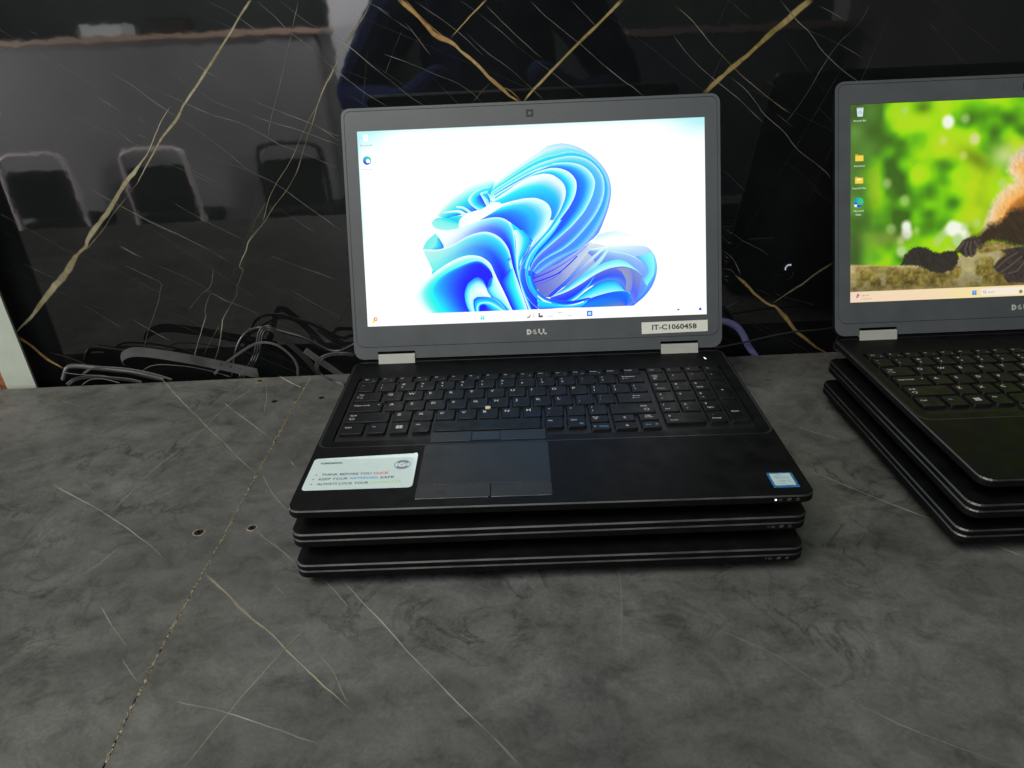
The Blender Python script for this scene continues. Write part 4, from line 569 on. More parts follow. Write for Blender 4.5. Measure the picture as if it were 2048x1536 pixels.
# ================================================================== LAPTOPS
# keyboard: (x0, x1, y0, y1, [(text, dx, dy, cap, slot)])
KEYS = []
def K(x0, x1, y0, y1, *t): KEYS.append((x0, x1, y0, y1, t))
L2 = lambda a, b_: ((a, 2.6, 10.6, 2.3, 1), (b_, 2.6, 4.6, 2.5, 1))
R0, R1, R2, R3, R4, R5 = (200.9, 210.4), (182.8, 198.6), (163.4, 179.4), (144.2, 160.3), (125, 141.1), (105.7, 122)
K(-172.7, -157, *R0, ("Esc", 3.4, 5.2, 1.9, 1), ("⌂", 11, 2.2, 1.8, 2))
fx = ["F1", "F2", "F3", "F4", "F5", "F6", "F7", "F8", "F9", "F10", "F11", "F12", "PrtScr", "Insert", "Delete"]
ic = ["×", "-", "+", "◂▸", "", "○", "", "▭", "⌕", "-", "☼", "☀", "≡", "", ""]
for i, s in enumerate(fx):
    x = -153.6 + 16.79 * i
    K(x, x + 13.9 + (1.5 if i == 14 else 0), *R0, (s, 2.2 if i < 12 else 1.6, 5.6, 1.7, 1), *(((ic[i], 9.4, 2.4, 1.5, 2 if i in (5, 7, 10, 11) else 1),) if ic[i] else ()))
K(-172.7, -157.6, *R1, *L2("~", "`"))
for i, (a, b_) in enumerate(zip("!@#$%^&*()_+", "1234567890-=")): K(-153.6 + 19.05 * i, -138 + 19.05 * i, *R1, *L2(a, b_))
K(75.2, 97.9, *R1, ("Backspace", 3.2, 10.2, 1.9, 1), ("←—", 3, 6.4, 2, 1))
K(-172.7, -148.4, *R2, ("Tab", 3.6, 10.6, 2.0, 1), ("|←—", 2.4, 7.4, 1.6, 1), ("—→|", 2.4, 5, 1.6, 1))
for i, s in enumerate("QWERTYUIOP"): K(-144 + 19.05 * i, -128.4 + 19.05 * i, *R2, (s, 2.2, 9.2, 3.6, 1))
for i, (a, b_) in enumerate((("{", "["), ("}", "]"))): K(46.5 + 19.05 * i, 62.1 + 19.05 * i, *R2, *L2(a, b_))
K(84, 97.9, *R2, *L2("|", "\\"))
K(-172.7, -144.4, *R3, ("Caps Lock", 2.8, 9.4, 2.2, 1), ("●", 24.2, 10.6, 1.2, 1))
for i, s in enumerate("ASDFGHJKL"): K(-140.2 + 19.05 * i, -124.6 + 19.05 * i, *R3, (s, 2.6, 9.2, 3.6, 1))
for i, (a, b_) in enumerate(((":", ";"), ('"', "'"))): K(31.25 + 19.05 * i, 46.85 + 19.05 * i, *R3, *L2(a, b_))
K(68.9, 97.9, *R3, ("Enter", 14, 10.4, 2.0, 1), ("←—", 13, 6.6, 2.2, 1))
K(-172.7, -134.4, *R4, ("Shift", 3.2, 10.2, 2.1, 1), ("⇧", 3, 5.2, 3.6, 1))
for i, s in enumerate("ZXCVBNM"): K(-130.6 + 19.05 * i, -115 + 19.05 * i, *R4, (s, 2.6, 9.0, 3.6, 1))
for i, (a, b_) in enumerate((("<", ","), (">", "."), ("?", "/"))): K(2.75 + 19.05 * i, 18.35 + 19.05 * i, *R4, *L2(a, b_))
K(59.9, 97.9, *R4, ("Shift", 26.5, 10.2, 2.1, 1), ("⇧", 28.5, 4.8, 3.6, 1))
K(-172.7, -153.8, *R5, ("Ctrl", 2.6, 9.2, 2.2, 1)); K(-149.8, -134.4, *R5, ("Fn", 3.6, 9.4, 2.2, 2))
K(-130.4, -115.4, *R5, ("WIN", 4.6, 6.2, 5, 1)); K(-111.4, -96.6, *R5, ("Alt", 2.2, 10.6, 2.1, 1)); K(-92.6, -1.9, *R5)
K(2.2, 17, *R5, ("Alt", 2, 9.6, 2.1, 1)); K(21.1, 36.1, *R5, ("Ctrl", 2.6, 9.4, 2.1, 1), ("⊟", 10, 2.6, 2.6, 2))
H1, H0 = (112.3, 121.9), (99.4, 109.2)
K(40.7, 56, *H1, ("Page", 2.2, 6.4, 1.8, 1), ("Up", 2.6, 3.6, 1.8, 1)); K(40.7, 56, *H0, ("←", 1.6, 3.8, 2.2, 1), ("Home", 6.4, 3.8, 1.9, 2))
K(60.2, 78.2, *H1, ("↑", 8.2, 3.2, 3.2, 1)); K(60.2, 78.2, *H0, ("↓", 8.2, 3.2, 3.2, 1))
K(82.6, 98.1, *H1, ("Page", 5.2, 6.4, 1.8, 1), ("Down", 4.4, 3.6, 1.8, 1)); K(82.6, 98.1, *H0, ("End", 3.4, 4, 1.9, 2), ("→", 11, 4, 2.2, 1))
cx = [103.8, 122, 140.2, 158.4]
for c, s in zip(cx, ("Calc", "|◂◂", "▸||", "▸▸|")): K(c, c + 14.8, *R0, (s, 2.6, 4.6, 1.7, 1))
K(cx[0], cx[0] + 14.8, *R1, ("Num", 3, 10.8, 1.7, 1), ("Lock", 3, 8, 1.7, 1), ("⊞", 3.6, 3.8, 2.4, 1))
for c, s in zip(cx[1:], "/*-"): K(c, c + 14.8, *R1, (s, 4.2, 9, 2.8, 1))
for r_, row in ((R2, (("7", "Home"), ("8", "↑"), ("9", "PgUp"))), (R3, (("4", "←"), ("5", ""), ("6", "→"))), (R4, (("1", "End"), ("2", "↓"), ("3", "PgDn")))):
    for c, (a, b_) in zip(cx, row): K(c, c + 14.8, *r_, (a, 2.8, 10.4, 2.7, 1), *(((b_, 3.2, 3.8, 1.8, 1),) if b_ else ()))
K(cx[3], cx[3] + 14.8, R3[0], R2[1], ("+", 5.2, 15, 3, 1)); K(cx[3], cx[3] + 14.8, R5[0], R4[1], ("Enter", 3.6, 15, 1.9, 1))
K(cx[0], 136.7, *R5, ("0", 3.4, 10.2, 2.7, 1), ("Insert", 3.8, 3.6, 1.8, 1)); K(cx[2], cx[2] + 14.8, *R5, (".", 4.2, 11, 2.7, 1), ("Delete", 3, 4.4, 1.8, 1))

def key_mesh(k):
    x0, x1, y0, y1, t = k; mb = MB(); zt = -.35
    mb.rings([z_(rrect(x0 - .7, x1 + .7, y0 - .8, y1 + .6, 1.4, 3), -2.95), z_(rrect(x0, x1, y0, y1, 1.5, 3), zt - .35), z_(rrect(x0 + .3, x1 - .3, y0 + .3, y1 - .3, 1.4, 3), zt)], cap0=False)
    mp_ = lambda a, b_: (a, b_, zt + .04)
    for s, dx, dy, cap, slot in t:
        if s == "WIN":
            for i in (0, 1):
                for j in (0, 1):
                    a, b_ = x0 + dx + i * 2.9, y0 + dy + j * 2.6; mb.add([mp_(a, b_), mp_(a + 2.6, b_ - .1 + .2 * i), mp_(a + 2.6, b_ + 2.3), mp_(a, b_ + 2.3 - .2 * (1 - i))], [(0, 1, 2, 3)], 1)
        elif s == "⇧":
            a, b_ = x0 + dx, y0 + dy - 1; w = .45
            o_ = [(0, 1.2), (2.6, 3.4), (5.2, 1.2), (3.8, 1.2), (3.8, -.4), (1.4, -.4), (1.4, 1.2)]
            for i in range(7):
                p, q = Vector(o_[i]), Vector(o_[(i + 1) % 7]); n_ = (q - p).normalized(); n_ = Vector((-n_.y, n_.x)) * w / 2
                mb.add([mp_(a + v.x, b_ + v.y) for v in (p - n_, q - n_, q + n_, p + n_)], [(0, 1, 2, 3)], 1)
        else: text(mb, s, x0 + dx, y0 + dy, cap, mp_, slot, stretch=1.12, bold=.022)
    me = mb.mesh("key"); fixn_side(me); return me
def fixn_side(me): return me
KEYMESH = []
for k in KEYS:
    me = key_mesh(k)
    for m_ in (M['key'], M['print'], M['blueprint']): me.materials.append(m_)
    KEYMESH.append(me)

def base_outline(d, r=9): return rrect(-188 + d, 188 - d, 0 + d, 247 - d, [7, 7, r, r], 5)
def base_mesh(dish):
    mb = MB(); o = base_outline
    rings = [z_(o(17, 6), -17.5), z_(o(15.5, 6), -17.2), z_(o(1.2), -6.9), z_(o(.3), -6.4), z_(o(0), -5.6), z_(o(0), -1.15), z_(o(.75), -.12), z_(o(1.6), 0)]
    mats = [0, 0, 0, 0, 0, 1, 0]
    if dish:
        rings += [z_(rrect(-186.6, 186.6, 83.2, 245.2, [5, 5, 9, 9], 5), 0), z_(rrect(-185.2, 185.2, 84.8, 245.0, [5, 5, 9, 9], 5), -.35), z_(rrect(-177.4, 177.4, 93.6, 244.8, [5, 5, 4, 4], 5), -1.15),
                  z_(rrect(-176.6, 176.6, 94.4, 211.6, 3.5, 5), -1.2), z_(rrect(-176.3, 176.3, 94.7, 211.3, 3.3, 5), -3.2)]
        mats += [0, 2, 0, 0, 0]
    mb.rings(rings, mats)
    me = fixn(mb.mesh("base"))
    for m_ in (M['shell'], M['trim'], mat("lit_slope", (.017, .018, .0185), .42, spec=.3)): me.materials.append(m_)  # lighter slope colour carries the lamp light caught by the dish sides
    return me
BASE_OPEN, BASE_SHUT = base_mesh(True), base_mesh(False)
def lid_shut_mesh():
    mb = MB(); o = base_outline
    mb.rings([z_(o(.8), -4.9), z_(o(0), -4.5), z_(o(0), -1.2), z_(o(.85), -.12), z_(o(2), 0)], [0, 0, 1, 0]); me = fixn(mb.mesh("lid"))
    for m_ in (M['shell'], M['trim']): me.materials.append(m_)
    return me
LID_SHUT = lid_shut_mesh()
mb = MB(); mb.rings([z_(rrect(-9, 9, -4, 4, 3.9, 4), -3.2), z_(rrect(-9, 9, -4, 4, 3.9, 4), 0)]); FOOT = mb.mesh("foot"); FOOT.materials.append(M['rubber'])
def status_mesh(lit):
    mb = MB(); f = lambda x, z: (x, -.06, z); z0 = -3.4
    def bx(x0, x1, a, b_, w=.28):
        for (p, q, r, s) in ((x0, x1, a, a + w), (x0, x1, b_ - w, b_), (x0, x0 + w, a, b_), (x1 - w, x1, a, b_)): mb.add([f(p, r), f(q, r), f(q, s), f(p, s)], [(0, 1, 2, 3)], 0)
    bx(161.3, 163.6, z0 - .7, z0 + .7); bx(167.3, 169.4, z0 - .9, z0 + .9); bx(168, 170, z0 - .3, z0 + 1.3); bx(173.6, 175.6, z0 - 1, z0 + .8); bx(174.2, 175, z0 + .8, z0 + 1.4)
    c = 159.2; k = 10
    mb.add([f(c + .75 * math.cos(i * 6.283 / k), z0 + .1 + .75 * math.sin(i * 6.283 / k)) for i in range(k)], [tuple(range(k))], 1)
    me = mb.mesh("status_light"); me.materials.append(mat("dim_icon", (.13, .13, .125), .5)); me.materials.append(M['led'] if lit else mat("unlit_led", (.05, .05, .05), .4)); return me
STAT_ON, STAT_OFF = status_mesh(True), status_mesh(False)

def pad_mesh(x0, x1, y0, y1, z0, z1, r=1.2, ch=.35):
    mb = MB(); mb.rings([z_(rrect(x0, x1, y0, y1, r, 3), z0), z_(rrect(x0, x1, y0, y1, r, 3), z1 - ch), z_(rrect(x0 + ch, x1 - ch, y0 + ch, y1 - ch, r, 3), z1)], cap0=False); return mb
TH, S0, YH, ZH = 0.38220, 32.5825, 246.424, 4.0

# ---- display pictures: coloured geometry in lid millimetres (x, s above the picture's lower edge)
class Pic:
    def __init__(s): s.V = []; s.F = []; s.C = []; s.k = 0
    def y(s): s.k += 1; return .55 - .006 * s.k
    def add(s, pts, faces, cols):
        b_ = len(s.V); yy = s.y(); s.V += [(p[0], yy, p[1] + S0) for p in pts]; s.F += [tuple(i + b_ for i in f) for f in faces]
        cols = np.asarray(cols, float); cols = np.tile(cols, (len(pts), 1)) if cols.ndim == 1 else cols
        s.C += [(*c[:3], 1) for c in lin(cols)]
    def poly(s, pts, h): s.add(pts, [tuple(range(len(pts)))], hx(h))
    def rect(s, x0, x1, y0, y1, h): s.poly([(x0, y0), (x1, y0), (x1, y1), (x0, y1)], h)
    def disc(s, x, y, r, h, ry=None, n=20, h2=None):
        pts = [(x + r * math.cos(i * 6.2832 / n), y + (ry or r) * math.sin(i * 6.2832 / n)) for i in range(n)]
        if h2: s.add(pts, [tuple(range(n))], [hx(h) * (1 - t) + hx(h2) * t for t in [(.5 + .5 * math.sin(i * 6.2832 / n)) for i in range(n)]])
        else: s.poly(pts, h)
    def text(s, t, x, y, cap, h, align='c', bold=0.0, width=None):
        mb = MB(); text(mb, t, x, y, cap, lambda a, b_: (a, b_, 0), 0, align, width, bold)
        s.add([(v[0], v[1]) for v in mb.v], mb.f, hx(h))
    def strip(s, A, B, r0, r1, n=44, m=9, hold=0):
        A = catmull(A, n, len(A) == len(B)); B = catmull(B, n, len(A) == len(B))
        def ev(rr, u):
            xs = [p for p, _ in rr]; cs = np.array([hx(c) for _, c in rr]); return np.stack([np.interp(u, xs, cs[:, q]) for q in range(3)], 1)
        u = np.linspace(0, 1, m); c0, c1 = ev(r0, u), ev(r1, u); pts = []; cols = []
        for i in range(n):
            t = max(0, (i / (n - 1) - hold) / (1 - hold)); t = t * t * (3 - 2 * t)
            for j in range(m): pts.append(A[i] * (1 - u[j]) + B[i] * u[j]); cols.append(c0[j] * (1 - t) + c1[j] * t)
        pts = [(float(p[0]), max(11.3, float(p[1]))) for p in pts]; cols = np.array(cols); cols = np.clip(cols + (cols - cols.max(1, keepdims=True)) * .24, 0, 1)
        s.add(pts, [(i * m + j, (i + 1) * m + j, (i + 1) * m + j + 1, i * m + j + 1) for i in range(n - 1) for j in range(m - 1)], cols)
    def grid(s, x0, x1, y0, y1, nx, ny, fn):
        X, Y = np.meshgrid(np.linspace(x0, x1, nx), np.linspace(y0, y1, ny)); C = fn(X, Y).reshape(-1, 3)
        s.add(list(zip(X.ravel(), Y.ravel())), [(j * nx + i, j * nx + i + 1, (j + 1) * nx + i + 1, (j + 1) * nx + i) for j in range(ny - 1) for i in range(nx - 1)], C)
    def mesh(s, name, strength):
        me = bpy.data.meshes.new(name); me.from_pydata([(a * MM, b_ * MM, c * MM) for a, b_, c in s.V], [], s.F)
        at = me.color_attributes.new("Col", 'FLOAT_COLOR', 'POINT'); at.data.foreach_set("color", np.array(s.C, np.float32).ravel())
        m = bpy.data.materials.new(name); m.use_nodes = True; nt = m.node_tree; b_ = nt.nodes["Principled BSDF"]
        ca = nt.nodes.new("ShaderNodeVertexColor"); ca.layer_name = "Col"; nt.links.new(ca.outputs["Color"], b_.inputs["Emission Color"])
        b_.inputs["Emission Strength"].default_value = strength; b_.inputs["Base Color"].default_value = (.01, .01, .01, 1); b_.inputs["Roughness"].default_value = .45; b_.inputs["Specular IOR Level"].default_value = .2
        me.materials.append(m); return me
def swirl(P, x, y, r):     # round blue-green browser mark
    P.disc(x, y, r, '1e7be0', h2='2fd0c0'); P.disc(x + r * .28, y - r * .12, r * .52, 'ffffff' if P.light else '58c04a')
    P.strip([(x - r, y + .1 * r), (x - r * .7, y + .75 * r), (x, y + r), (x + r * .75, y + .7 * r), (x + r, y)], [(x - r * .45, y - .25 * r), (x - r * .3, y + .2 * r), (x, y + r * .35), (x + r * .4, y + r * .25), (x + r * .85, y - r * .2)], [[0, '1ea0e6'], [1, '28b4e6']], [[0, '46dc8c'], [1, '3cd2a0']], 14, 3)
    P.strip([(x - r, y), (x - r * .8, y - r * .6), (x - r * .2, y - r), (x + r * .5, y - r * .85)], [(x - r * .4, y - r * .1), (x - r * .25, y - r * .5), (x + r * .1, y - r * .6), (x + r * .7, y - r * .55)], [[0, '0f5fd2'], [1, '1450be']], [[0, '1e6ee6'], [1, '1460dc']], 12, 3)
def pic_left():
    P = Pic(); P.light = True
    def bg(X, Y):
        c = np.ones(X.shape + (3,)); 
        e = np.exp(-((X + 172) / 26) ** 2 - ((Y - 193) / 16) ** 2) + np.exp(-((X - 172) / 30) ** 2 - ((Y - 193) / 14) ** 2) + .6 * np.exp(-((Y - 195) / 4) ** 2) + .5 * np.exp(-((X + 173) / 3) ** 2) * (Y > 90)
        return c - np.clip(e, 0, 1)[..., None] * np.array([.30, .07, .06])
    P.grid(-172.1, 172.1, 0, 193.5, 80, 46, bg)
    for A, B, r0, r1, hold in D['bloom']: P.strip(A, B, r0, r1, hold=hold)
    P.grid(-172.1, 172.1, 0, 11.2, 20, 4, lambda X, Y: np.ones(X.shape + (3,)) * np.array([1, 1, 1]))
    # desktop icons
    x = -163.8
    P.poly([(x - 2.6, 190.2), (x + 2.6, 190.2), (x + 2, 183.6), (x - 2, 183.6)], 'fbfefe')
    for a in (90, 210, 330):
        ca, sa = math.cos(math.radians(a)), math.sin(math.radians(a)); cx_, cy_ = x + 1.3 * ca, 186.9 + 1.3 * sa
        P.poly([(cx_ - .9 * sa - .3 * ca, cy_ + .9 * ca - .3 * sa), (cx_ + .8 * sa - .3 * ca, cy_ - .8 * ca - .3 * sa), (cx_ + .3 * ca, cy_ + .3 * sa)], '4f9fb4')
    P.text("Recycle Bin", x + .6, 179.0, 1.5, '6b7076', width=12.5); swirl(P, -163.5, 165, 4.2)
    P.text("Microsoft", x + .4, 155.8, 1.5, '9aa0a6', width=10.5); P.text("Edge", x + .4, 152.4, 1.4, 'c2c8cc', width=5)
    # task bar
    P.disc(-163.7, 7.4, 2.0, 'e86a28'); P.disc(-163.5, 7.5, 1.1, 'ffe9d0'); P.disc(-165.6, 5, 1.6, 'ffe27a')
    for i in (0, 1):
        for j in (0, 1): P.rect(-56.8 + 2.2 * i, -54.9 + 2.2 * i, 3.0 + 2.2 * j, 4.9 + 2.2 * j, '3fd8e0' if j == 0 else '9defef')
    P.rect(-47, -46.2, 4.6, 5.4, 'd8d8d8')
    P.poly([(-9.6, 3), (-7, 3), (-5.4, 6), (-6.2, 6), (-7.4, 4.2), (-9.4, 4)], '6c6450'); P.rect(-3.4, -2.8, 3.4, 7.4, 'c9c29a'); P.rect(-4.2, -1.4, 3.2, 3.9, 'd8d2b0')
    P.rect(2.2, 3.6, 3, 7.6, '4a4a46'); P.rect(2.2, 6.6, 3, 5, '55524c'); P.rect(11.6, 16.8, 3.6, 4.3, 'b9a9e0'); P.rect(21.8, 26.6, 6.8, 7.6, 'a6d8d0'); P.rect(22.4, 24, 5.8, 6.6, 'd0e8e0'); P.rect(31.6, 36.4, 3.2, 3.9, '9fc4e8')
    P.strip([(40.6, 7.6), (41, 4.4), (45.8, 2.6)], [(42.2, 7.4), (43, 5.2), (46.4, 3.6)], [[0, '3cc8f0'], [1, '28a8f0']], [[0, '1e78f0'], [1, '1464d8']], 10, 3)
    P.rect(51.2, 56.8, 2.4, 7.8, '3f82e0'); P.rect(52.6, 55.4, 3.8, 6.4, 'cfe4fb'); P.rect(142.6, 144.6, 5, 6.4, '585858'); P.rect(117, 119, 5.4, 6, 'd0d0d0')
    P.disc(165.6, 5.6, 1.3, '3f62e0'); P.rect(164.3, 166.9, 4.2, 5.4, '3f62e0')
    return P.mesh("screen", 1.05)
def pic_right():
    P = Pic(); P.light = False; mk = D['mk']
    def vn(X, Y, sc, seed):
        r = np.random.default_rng(seed); G = r.random((90, 90)); u, v = X / sc + 31.3, Y / sc + 17.7; i, j = np.floor(u).astype(int), np.floor(v).astype(int); a, b_ = u - i, v - j; a = a * a * (3 - 2 * a); b_ = b_ * b_ * (3 - 2 * b_)
        g = lambda p, q: G[p % 90, q % 90]; return (g(i, j) * (1 - a) + g(i + 1, j) * a) * (1 - b_) + (g(i, j + 1) * (1 - a) + g(i + 1, j + 1) * a) * b_
    def inside(X, Y, poly):
        P_ = np.array(poly); n = len(P_); ins = np.zeros(X.shape, bool); dm = np.full(X.shape, 1e9)
        for q in range(n):
            (x0, y0), (x1, y1) = P_[q], P_[(q + 1) % n]
            c = ((y0 > Y) != (y1 > Y)); ins ^= c & (X < (x1 - x0) * (Y - y0) / ((y1 - y0) + 1e-9) + x0)
            t = np.clip(((X - x0) * (x1 - x0) + (Y - y0) * (y1 - y0)) / ((x1 - x0) ** 2 + (y1 - y0) ** 2 + 1e-9), 0, 1); dm = np.minimum(dm, np.hypot(X - x0 - t * (x1 - x0), Y - y0 - t * (y1 - y0)))
        return np.where(ins, dm, -dm)
    def sm(d, w): return np.clip(.5 + d / (2 * w), 0, 1)[..., None]
    def bg(X, Y):
        u = (X + 172) / 344
        a = .6 * vn(X, Y, 24, 1) + .32 * vn(X, Y, 13, 2) + .08 * vn(X, Y, 7, 3)
        left = np.exp(-((X + 172) / 26) ** 2); k = np.clip((a - .25) / .5 + .0 - .55 * left + .25 * np.exp(-((X + 60) / 45) ** 2) * (Y / 193), 0, 1)[..., None]
        stops = np.array([hx('3c6414'), hx('4f9410'), hx('6fc408'), hx('9ce000'), hx('b2e012')]); idx = k[..., 0] * 4; i0 = np.minimum(idx.astype(int), 3); fr = (idx - i0)[..., None]
        c = stops[i0] * (1 - fr) + stops[i0 + 1] * fr
        yel = np.clip((vn(X, Y, 34, 5) - .6) * 3, 0, 1)[..., None] * np.clip((X + 120) / 60, 0, 1)[..., None]; c = c * (1 - .5 * yel) + hx('d2d21e') * .5 * yel
        ol = left[..., None] * .75; c = c * (1 - ol) + (hx('5f8c3c') * (.6 + .7 * vn(X, Y, 18, 8)[..., None])) * ol
        dk = np.exp(-((X + 46) / 16) ** 2 - ((Y - 135 + .5 * (X + 46)) / 9) ** 2)[..., None]; c = c * (1 - .6 * dk) + hx('4f5a0a') * .6 * dk
        lt = np.exp(-((X + 20) / 14) ** 2 - ((Y - 138) / 12) ** 2)[..., None]; c = c * (1 - .8 * lt) + hx('d8e69a') * .8 * lt
        dk = np.exp(-((X + 101) / 8) ** 2 - ((Y - 188) / 6) ** 2)[..., None]; c = c * (1 - .6 * dk) + hx('3c5010') * .6 * dk
        for q, (bx_, by_, r) in enumerate(mk['bok']):
            r = r * .209 * .412 ; d = r - np.hypot(X - bx_, (Y - by_) * .9); al = (.97 if r > 5 or q in (10, 11, 17, 18, 19) else .6)
            cc = hx('f6fbee') if q in (1, 10, 11, 12, 18, 19, 22) else hx('d8dc8c') if q in (3, 4, 2) else hx('b9d88c')
            c = c * (1 - al * sm(d, 2.0)) + cc * al * sm(d, 2.0)
        bl = np.exp(-((X + 135) / 24) ** 2 - ((Y - 62) / 7) ** 2)[..., None]; c = c * (1 - .6 * bl) + hx('8a8c46') * .6 * bl
        # arm with warm fur
        fur = .6 * (vn(X * 1.5 + Y * .5, Y * .8, 2.4, 11) - .5)
        d = inside(X, Y, mk['arm']); t = np.clip(d / 34, 0, 1)[..., None]
        cf = hx('ecdcb4') * (1 - np.clip(t * 1.8, 0, 1)) + hx('cc8838') * np.clip(t * 2.2, 0, 1); cf = cf * (1 - np.clip(t * 1.7 - .8, 0, 1)) + hx('6a3a14') * np.clip(t * 1.7 - .8, 0, 1)
        top = np.clip((Y - 128) / 20, 0, 1)[..., None]; cf = cf * (1 - top) + hx('d8c4b8') * top
        c = c * (1 - sm(d + fur * 1.4, 3.0)) + cf * (1 + .22 * fur[..., None]) * sm(d + fur * 1.4, 3.0)
        # moss branch
        d = inside(X, Y, mk['branch']); mo = .5 * vn(X, Y, 2.2, 21) + .5 * vn(X, Y, 5.5, 22); ft = vn(X * .5, Y * 1.6, 3, 23)
        cb = hx('4a3f16') * (1 - mo[..., None]) + hx('b9a750') * mo[..., None]; pale = np.clip((vn(X, Y, 8, 24) - .62) * 5, 0, 1)[..., None]; cb = cb * (1 - .6 * pale) + hx('c8c09a') * .6 * pale
        topb = np.clip(1 - d / 7, 0, 1)[..., None]; cb = cb * (1 - .55 * topb) + hx('d2b482') * (.75 + .5 * ft[..., None]) * .55 * topb
        low = np.clip(1 - (Y - 11) / 16, 0, 1)[..., None]; cb = cb * (1 - .25 * low)
        c = c * (1 - sm(d + (ft - .5) * 2, .7)) + cb * sm(d + (ft - .5) * 2, .7)
        for nm, wd, ca, cb_ in (('armdark', 3.0, '30271d', '42331f'), ('tail', 1.6, '2a2620', '39332b'), ('hand1', .5, '342a26', '4e423b'), ('hand2', .5, '302824', '4a3f38')):
            d = inside(X, Y, mk[nm]); f2 = vn(X * 1.2, Y * 1.2, 1.6, 31) - .5; st = vn(X * .9 + Y * .9, (X - Y) * .25, 2.0, 33)[..., None]
            cc = hx(ca) * (1 - st) + hx(cb_) * st; c = c * (1 - sm(d + f2 * wd, 3.2 if nm == 'armdark' else .9)) + cc * sm(d + f2 * wd, 3.2 if nm == 'armdark' else .9)
        for fg in mk['fing']:
            Q = catmull(fg, 24); d = np.min([np.hypot(X - q[0], Y - q[1]) for q in Q], axis=0)
            a1 = sm(2.4 - d, .5); a2 = sm(1.35 - d, .8); c = c * (1 - .6 * a1) + hx('1e1915') * .6 * a1; c = c * (1 - .55 * a2) + hx('75665b') * .55 * a2
        tb = (Y < 10.6)[..., None]; wv = vn(X, Y * 3, 40, 41)[..., None]
        return np.clip(c * (1 - tb) + (hx('fbe6a4') * (1 - wv) + hx('f6dcc0') * wv) * tb, 0, 1)
    P.grid(-172.1, 20, 0, 193.5, 340, 340, bg); P.k -= 1; P.grid(20, 172.1, 0, 193.5, 150, 150, bg)
    I = mk['icons']; x, y = I['bin']
    P.poly([(x - 3.4, y + 4.4), (x + 3.4, y + 4.4), (x + 2.6, y - 4.2), (x - 2.6, y - 4.2)], 'd9e6ea'); P.poly([(x - 3.4, y + 4.4), (x + 3.4, y + 4.4), (x + 3.2, y + 3.4), (x - 3.2, y + 3.4)], 'b4c3c8')
    for a in (90, 210, 330):
        ca, sa = math.cos(math.radians(a)), math.sin(math.radians(a)); cx_, cy_ = x + 1.3 * ca, y - .2 + 1.3 * sa
        P.poly([(cx_ - 1.1 * sa - .5 * ca, cy_ + 1.1 * ca - .5 * sa), (cx_ + 1. * sa - .5 * ca, cy_ - 1. * ca - .5 * sa), (cx_ + .5 * ca, cy_ + .5 * sa)], '2f8fe0')
    def cap(t, p, w): P.text(t, p[0], p[1] - .9, 1.7, 'f4f8f0', width=w)
    cap("Recycle Bin", I['bint'], 12)
    for kx, tx, t, w in (('f1', 'f1t', "Activation", 11), ('f2', 'f2t', "TeamOS Files", 14)):
        x, y = I[kx]; P.poly([(x - 4, y + 3.4), (x - 1.4, y + 3.4), (x - .6, y + 2.6), (x + 4, y + 2.6), (x + 4, y - 3.2), (x - 4, y - 3.2)], 'e6b41e'); P.poly([(x - 4, y + 1.8), (x + 4, y + 1.8), (x + 4, y - 3.2), (x - 4, y - 3.2)], 'fad84e'); cap(t, I[tx], w)
        if kx == 'f2': P.disc(x - .2, y + .9, 2.2, 'fff3c0', ry=1.1)
    swirl(P, *I['edge'], 4.6); x, y = I['edge']; P.rect(x - 4.4, x - 1.8, y - 4.4, y - 1.8, 'f2f6fa'); cap("Microsoft", I['et1'], 10); cap("Edge", I['et2'], 5.4)
    x, y = I['start']
    for i in (0, 1):
        for j in (0, 1): P.rect(x - 2.2 + 2.3 * i, x - .1 + 2.3 * i, y - 2.2 + 2.3 * j, y - .1 + 2.3 * j, '1e86e6' if j == 0 else '3ca0f0')
    P.rect(I['sbox'][0] , 4, 1.6, 8.8, 'fbeedd'); x, y = I['search']; P.disc(x, y + .3, 1.3, '50565c'); P.disc(x, y + .3, .95, 'fbeedd'); P.poly([(x + .8, y - .6), (x + 1.1, y - .4), (x + 1.9, y - 1.4), (x + 1.6, y - 1.6)], '50565c')
    P.text("Search", I['stext'][0], y - .9, 1.8, '8a8478', 'l'); P.disc(*I['plant'], 1.9, '8a9a3c')
    x, y = I['lr']; P.disc(x - 1, y - 1.8, 1.1, '7aa0e6'); P.disc(x, y, 1.4, 'e03232'); P.text("3", x, y - .6, 1.3, 'ffffff')
    P.text("Light rain", I['lt'][0], I['lt'][1] - .8, 1.5, '7a7460', 'l'); P.text("Tomorrow", I['lt2'][0], I['lt2'][1] - .8, 1.5, '9a927c', 'l')
    return P.mesh("screen", .95)

# ---- lid parts shared by both open laptops (lid space: x, depth y to the back, s up the lid)
def lid_open_mesh():
    mb = MB(); f = lambda x, s, a: (x, a, s)
    def notch(p):     # outline with two hinge notches in the lower edge, counter-clockwise
        o = rrect(-187.3, 187.3, -1, 248.3, [8.5, 8.5, 10, 10], 5); k = [i for i, q in enumerate(o) if q[1] < 0][0]
        lo = []
        for q in o:
            lo.append(q)
            if abs(q[0] + 177.3) < .01 and abs(q[1] + 1) < .01: lo += [(-163.2, -1), (-163.2, 6.6), (-125, 6.6), (-125, -1), (125, -1), (125, 6.6), (163.2, 6.6), (163.2, -1)]
        return lo
    out = notch(0); ring = rrect(-184.5, 184.5, 11.2, 245.6, [6.5, 6.5, 9, 9], 5)
    plate(mb, out, [], .9, 6.0, f); plate(mb, out, [ring], 0.0, .9, f)
    me = mb.mesh("lid"); fixn(me); me.materials.append(M['bezel']); me.materials.append(M['shell']); 
    for p in me.polygons:
        if p.center.y > .003: p.material_index = 1
    return me
LID = lid_open_mesh()
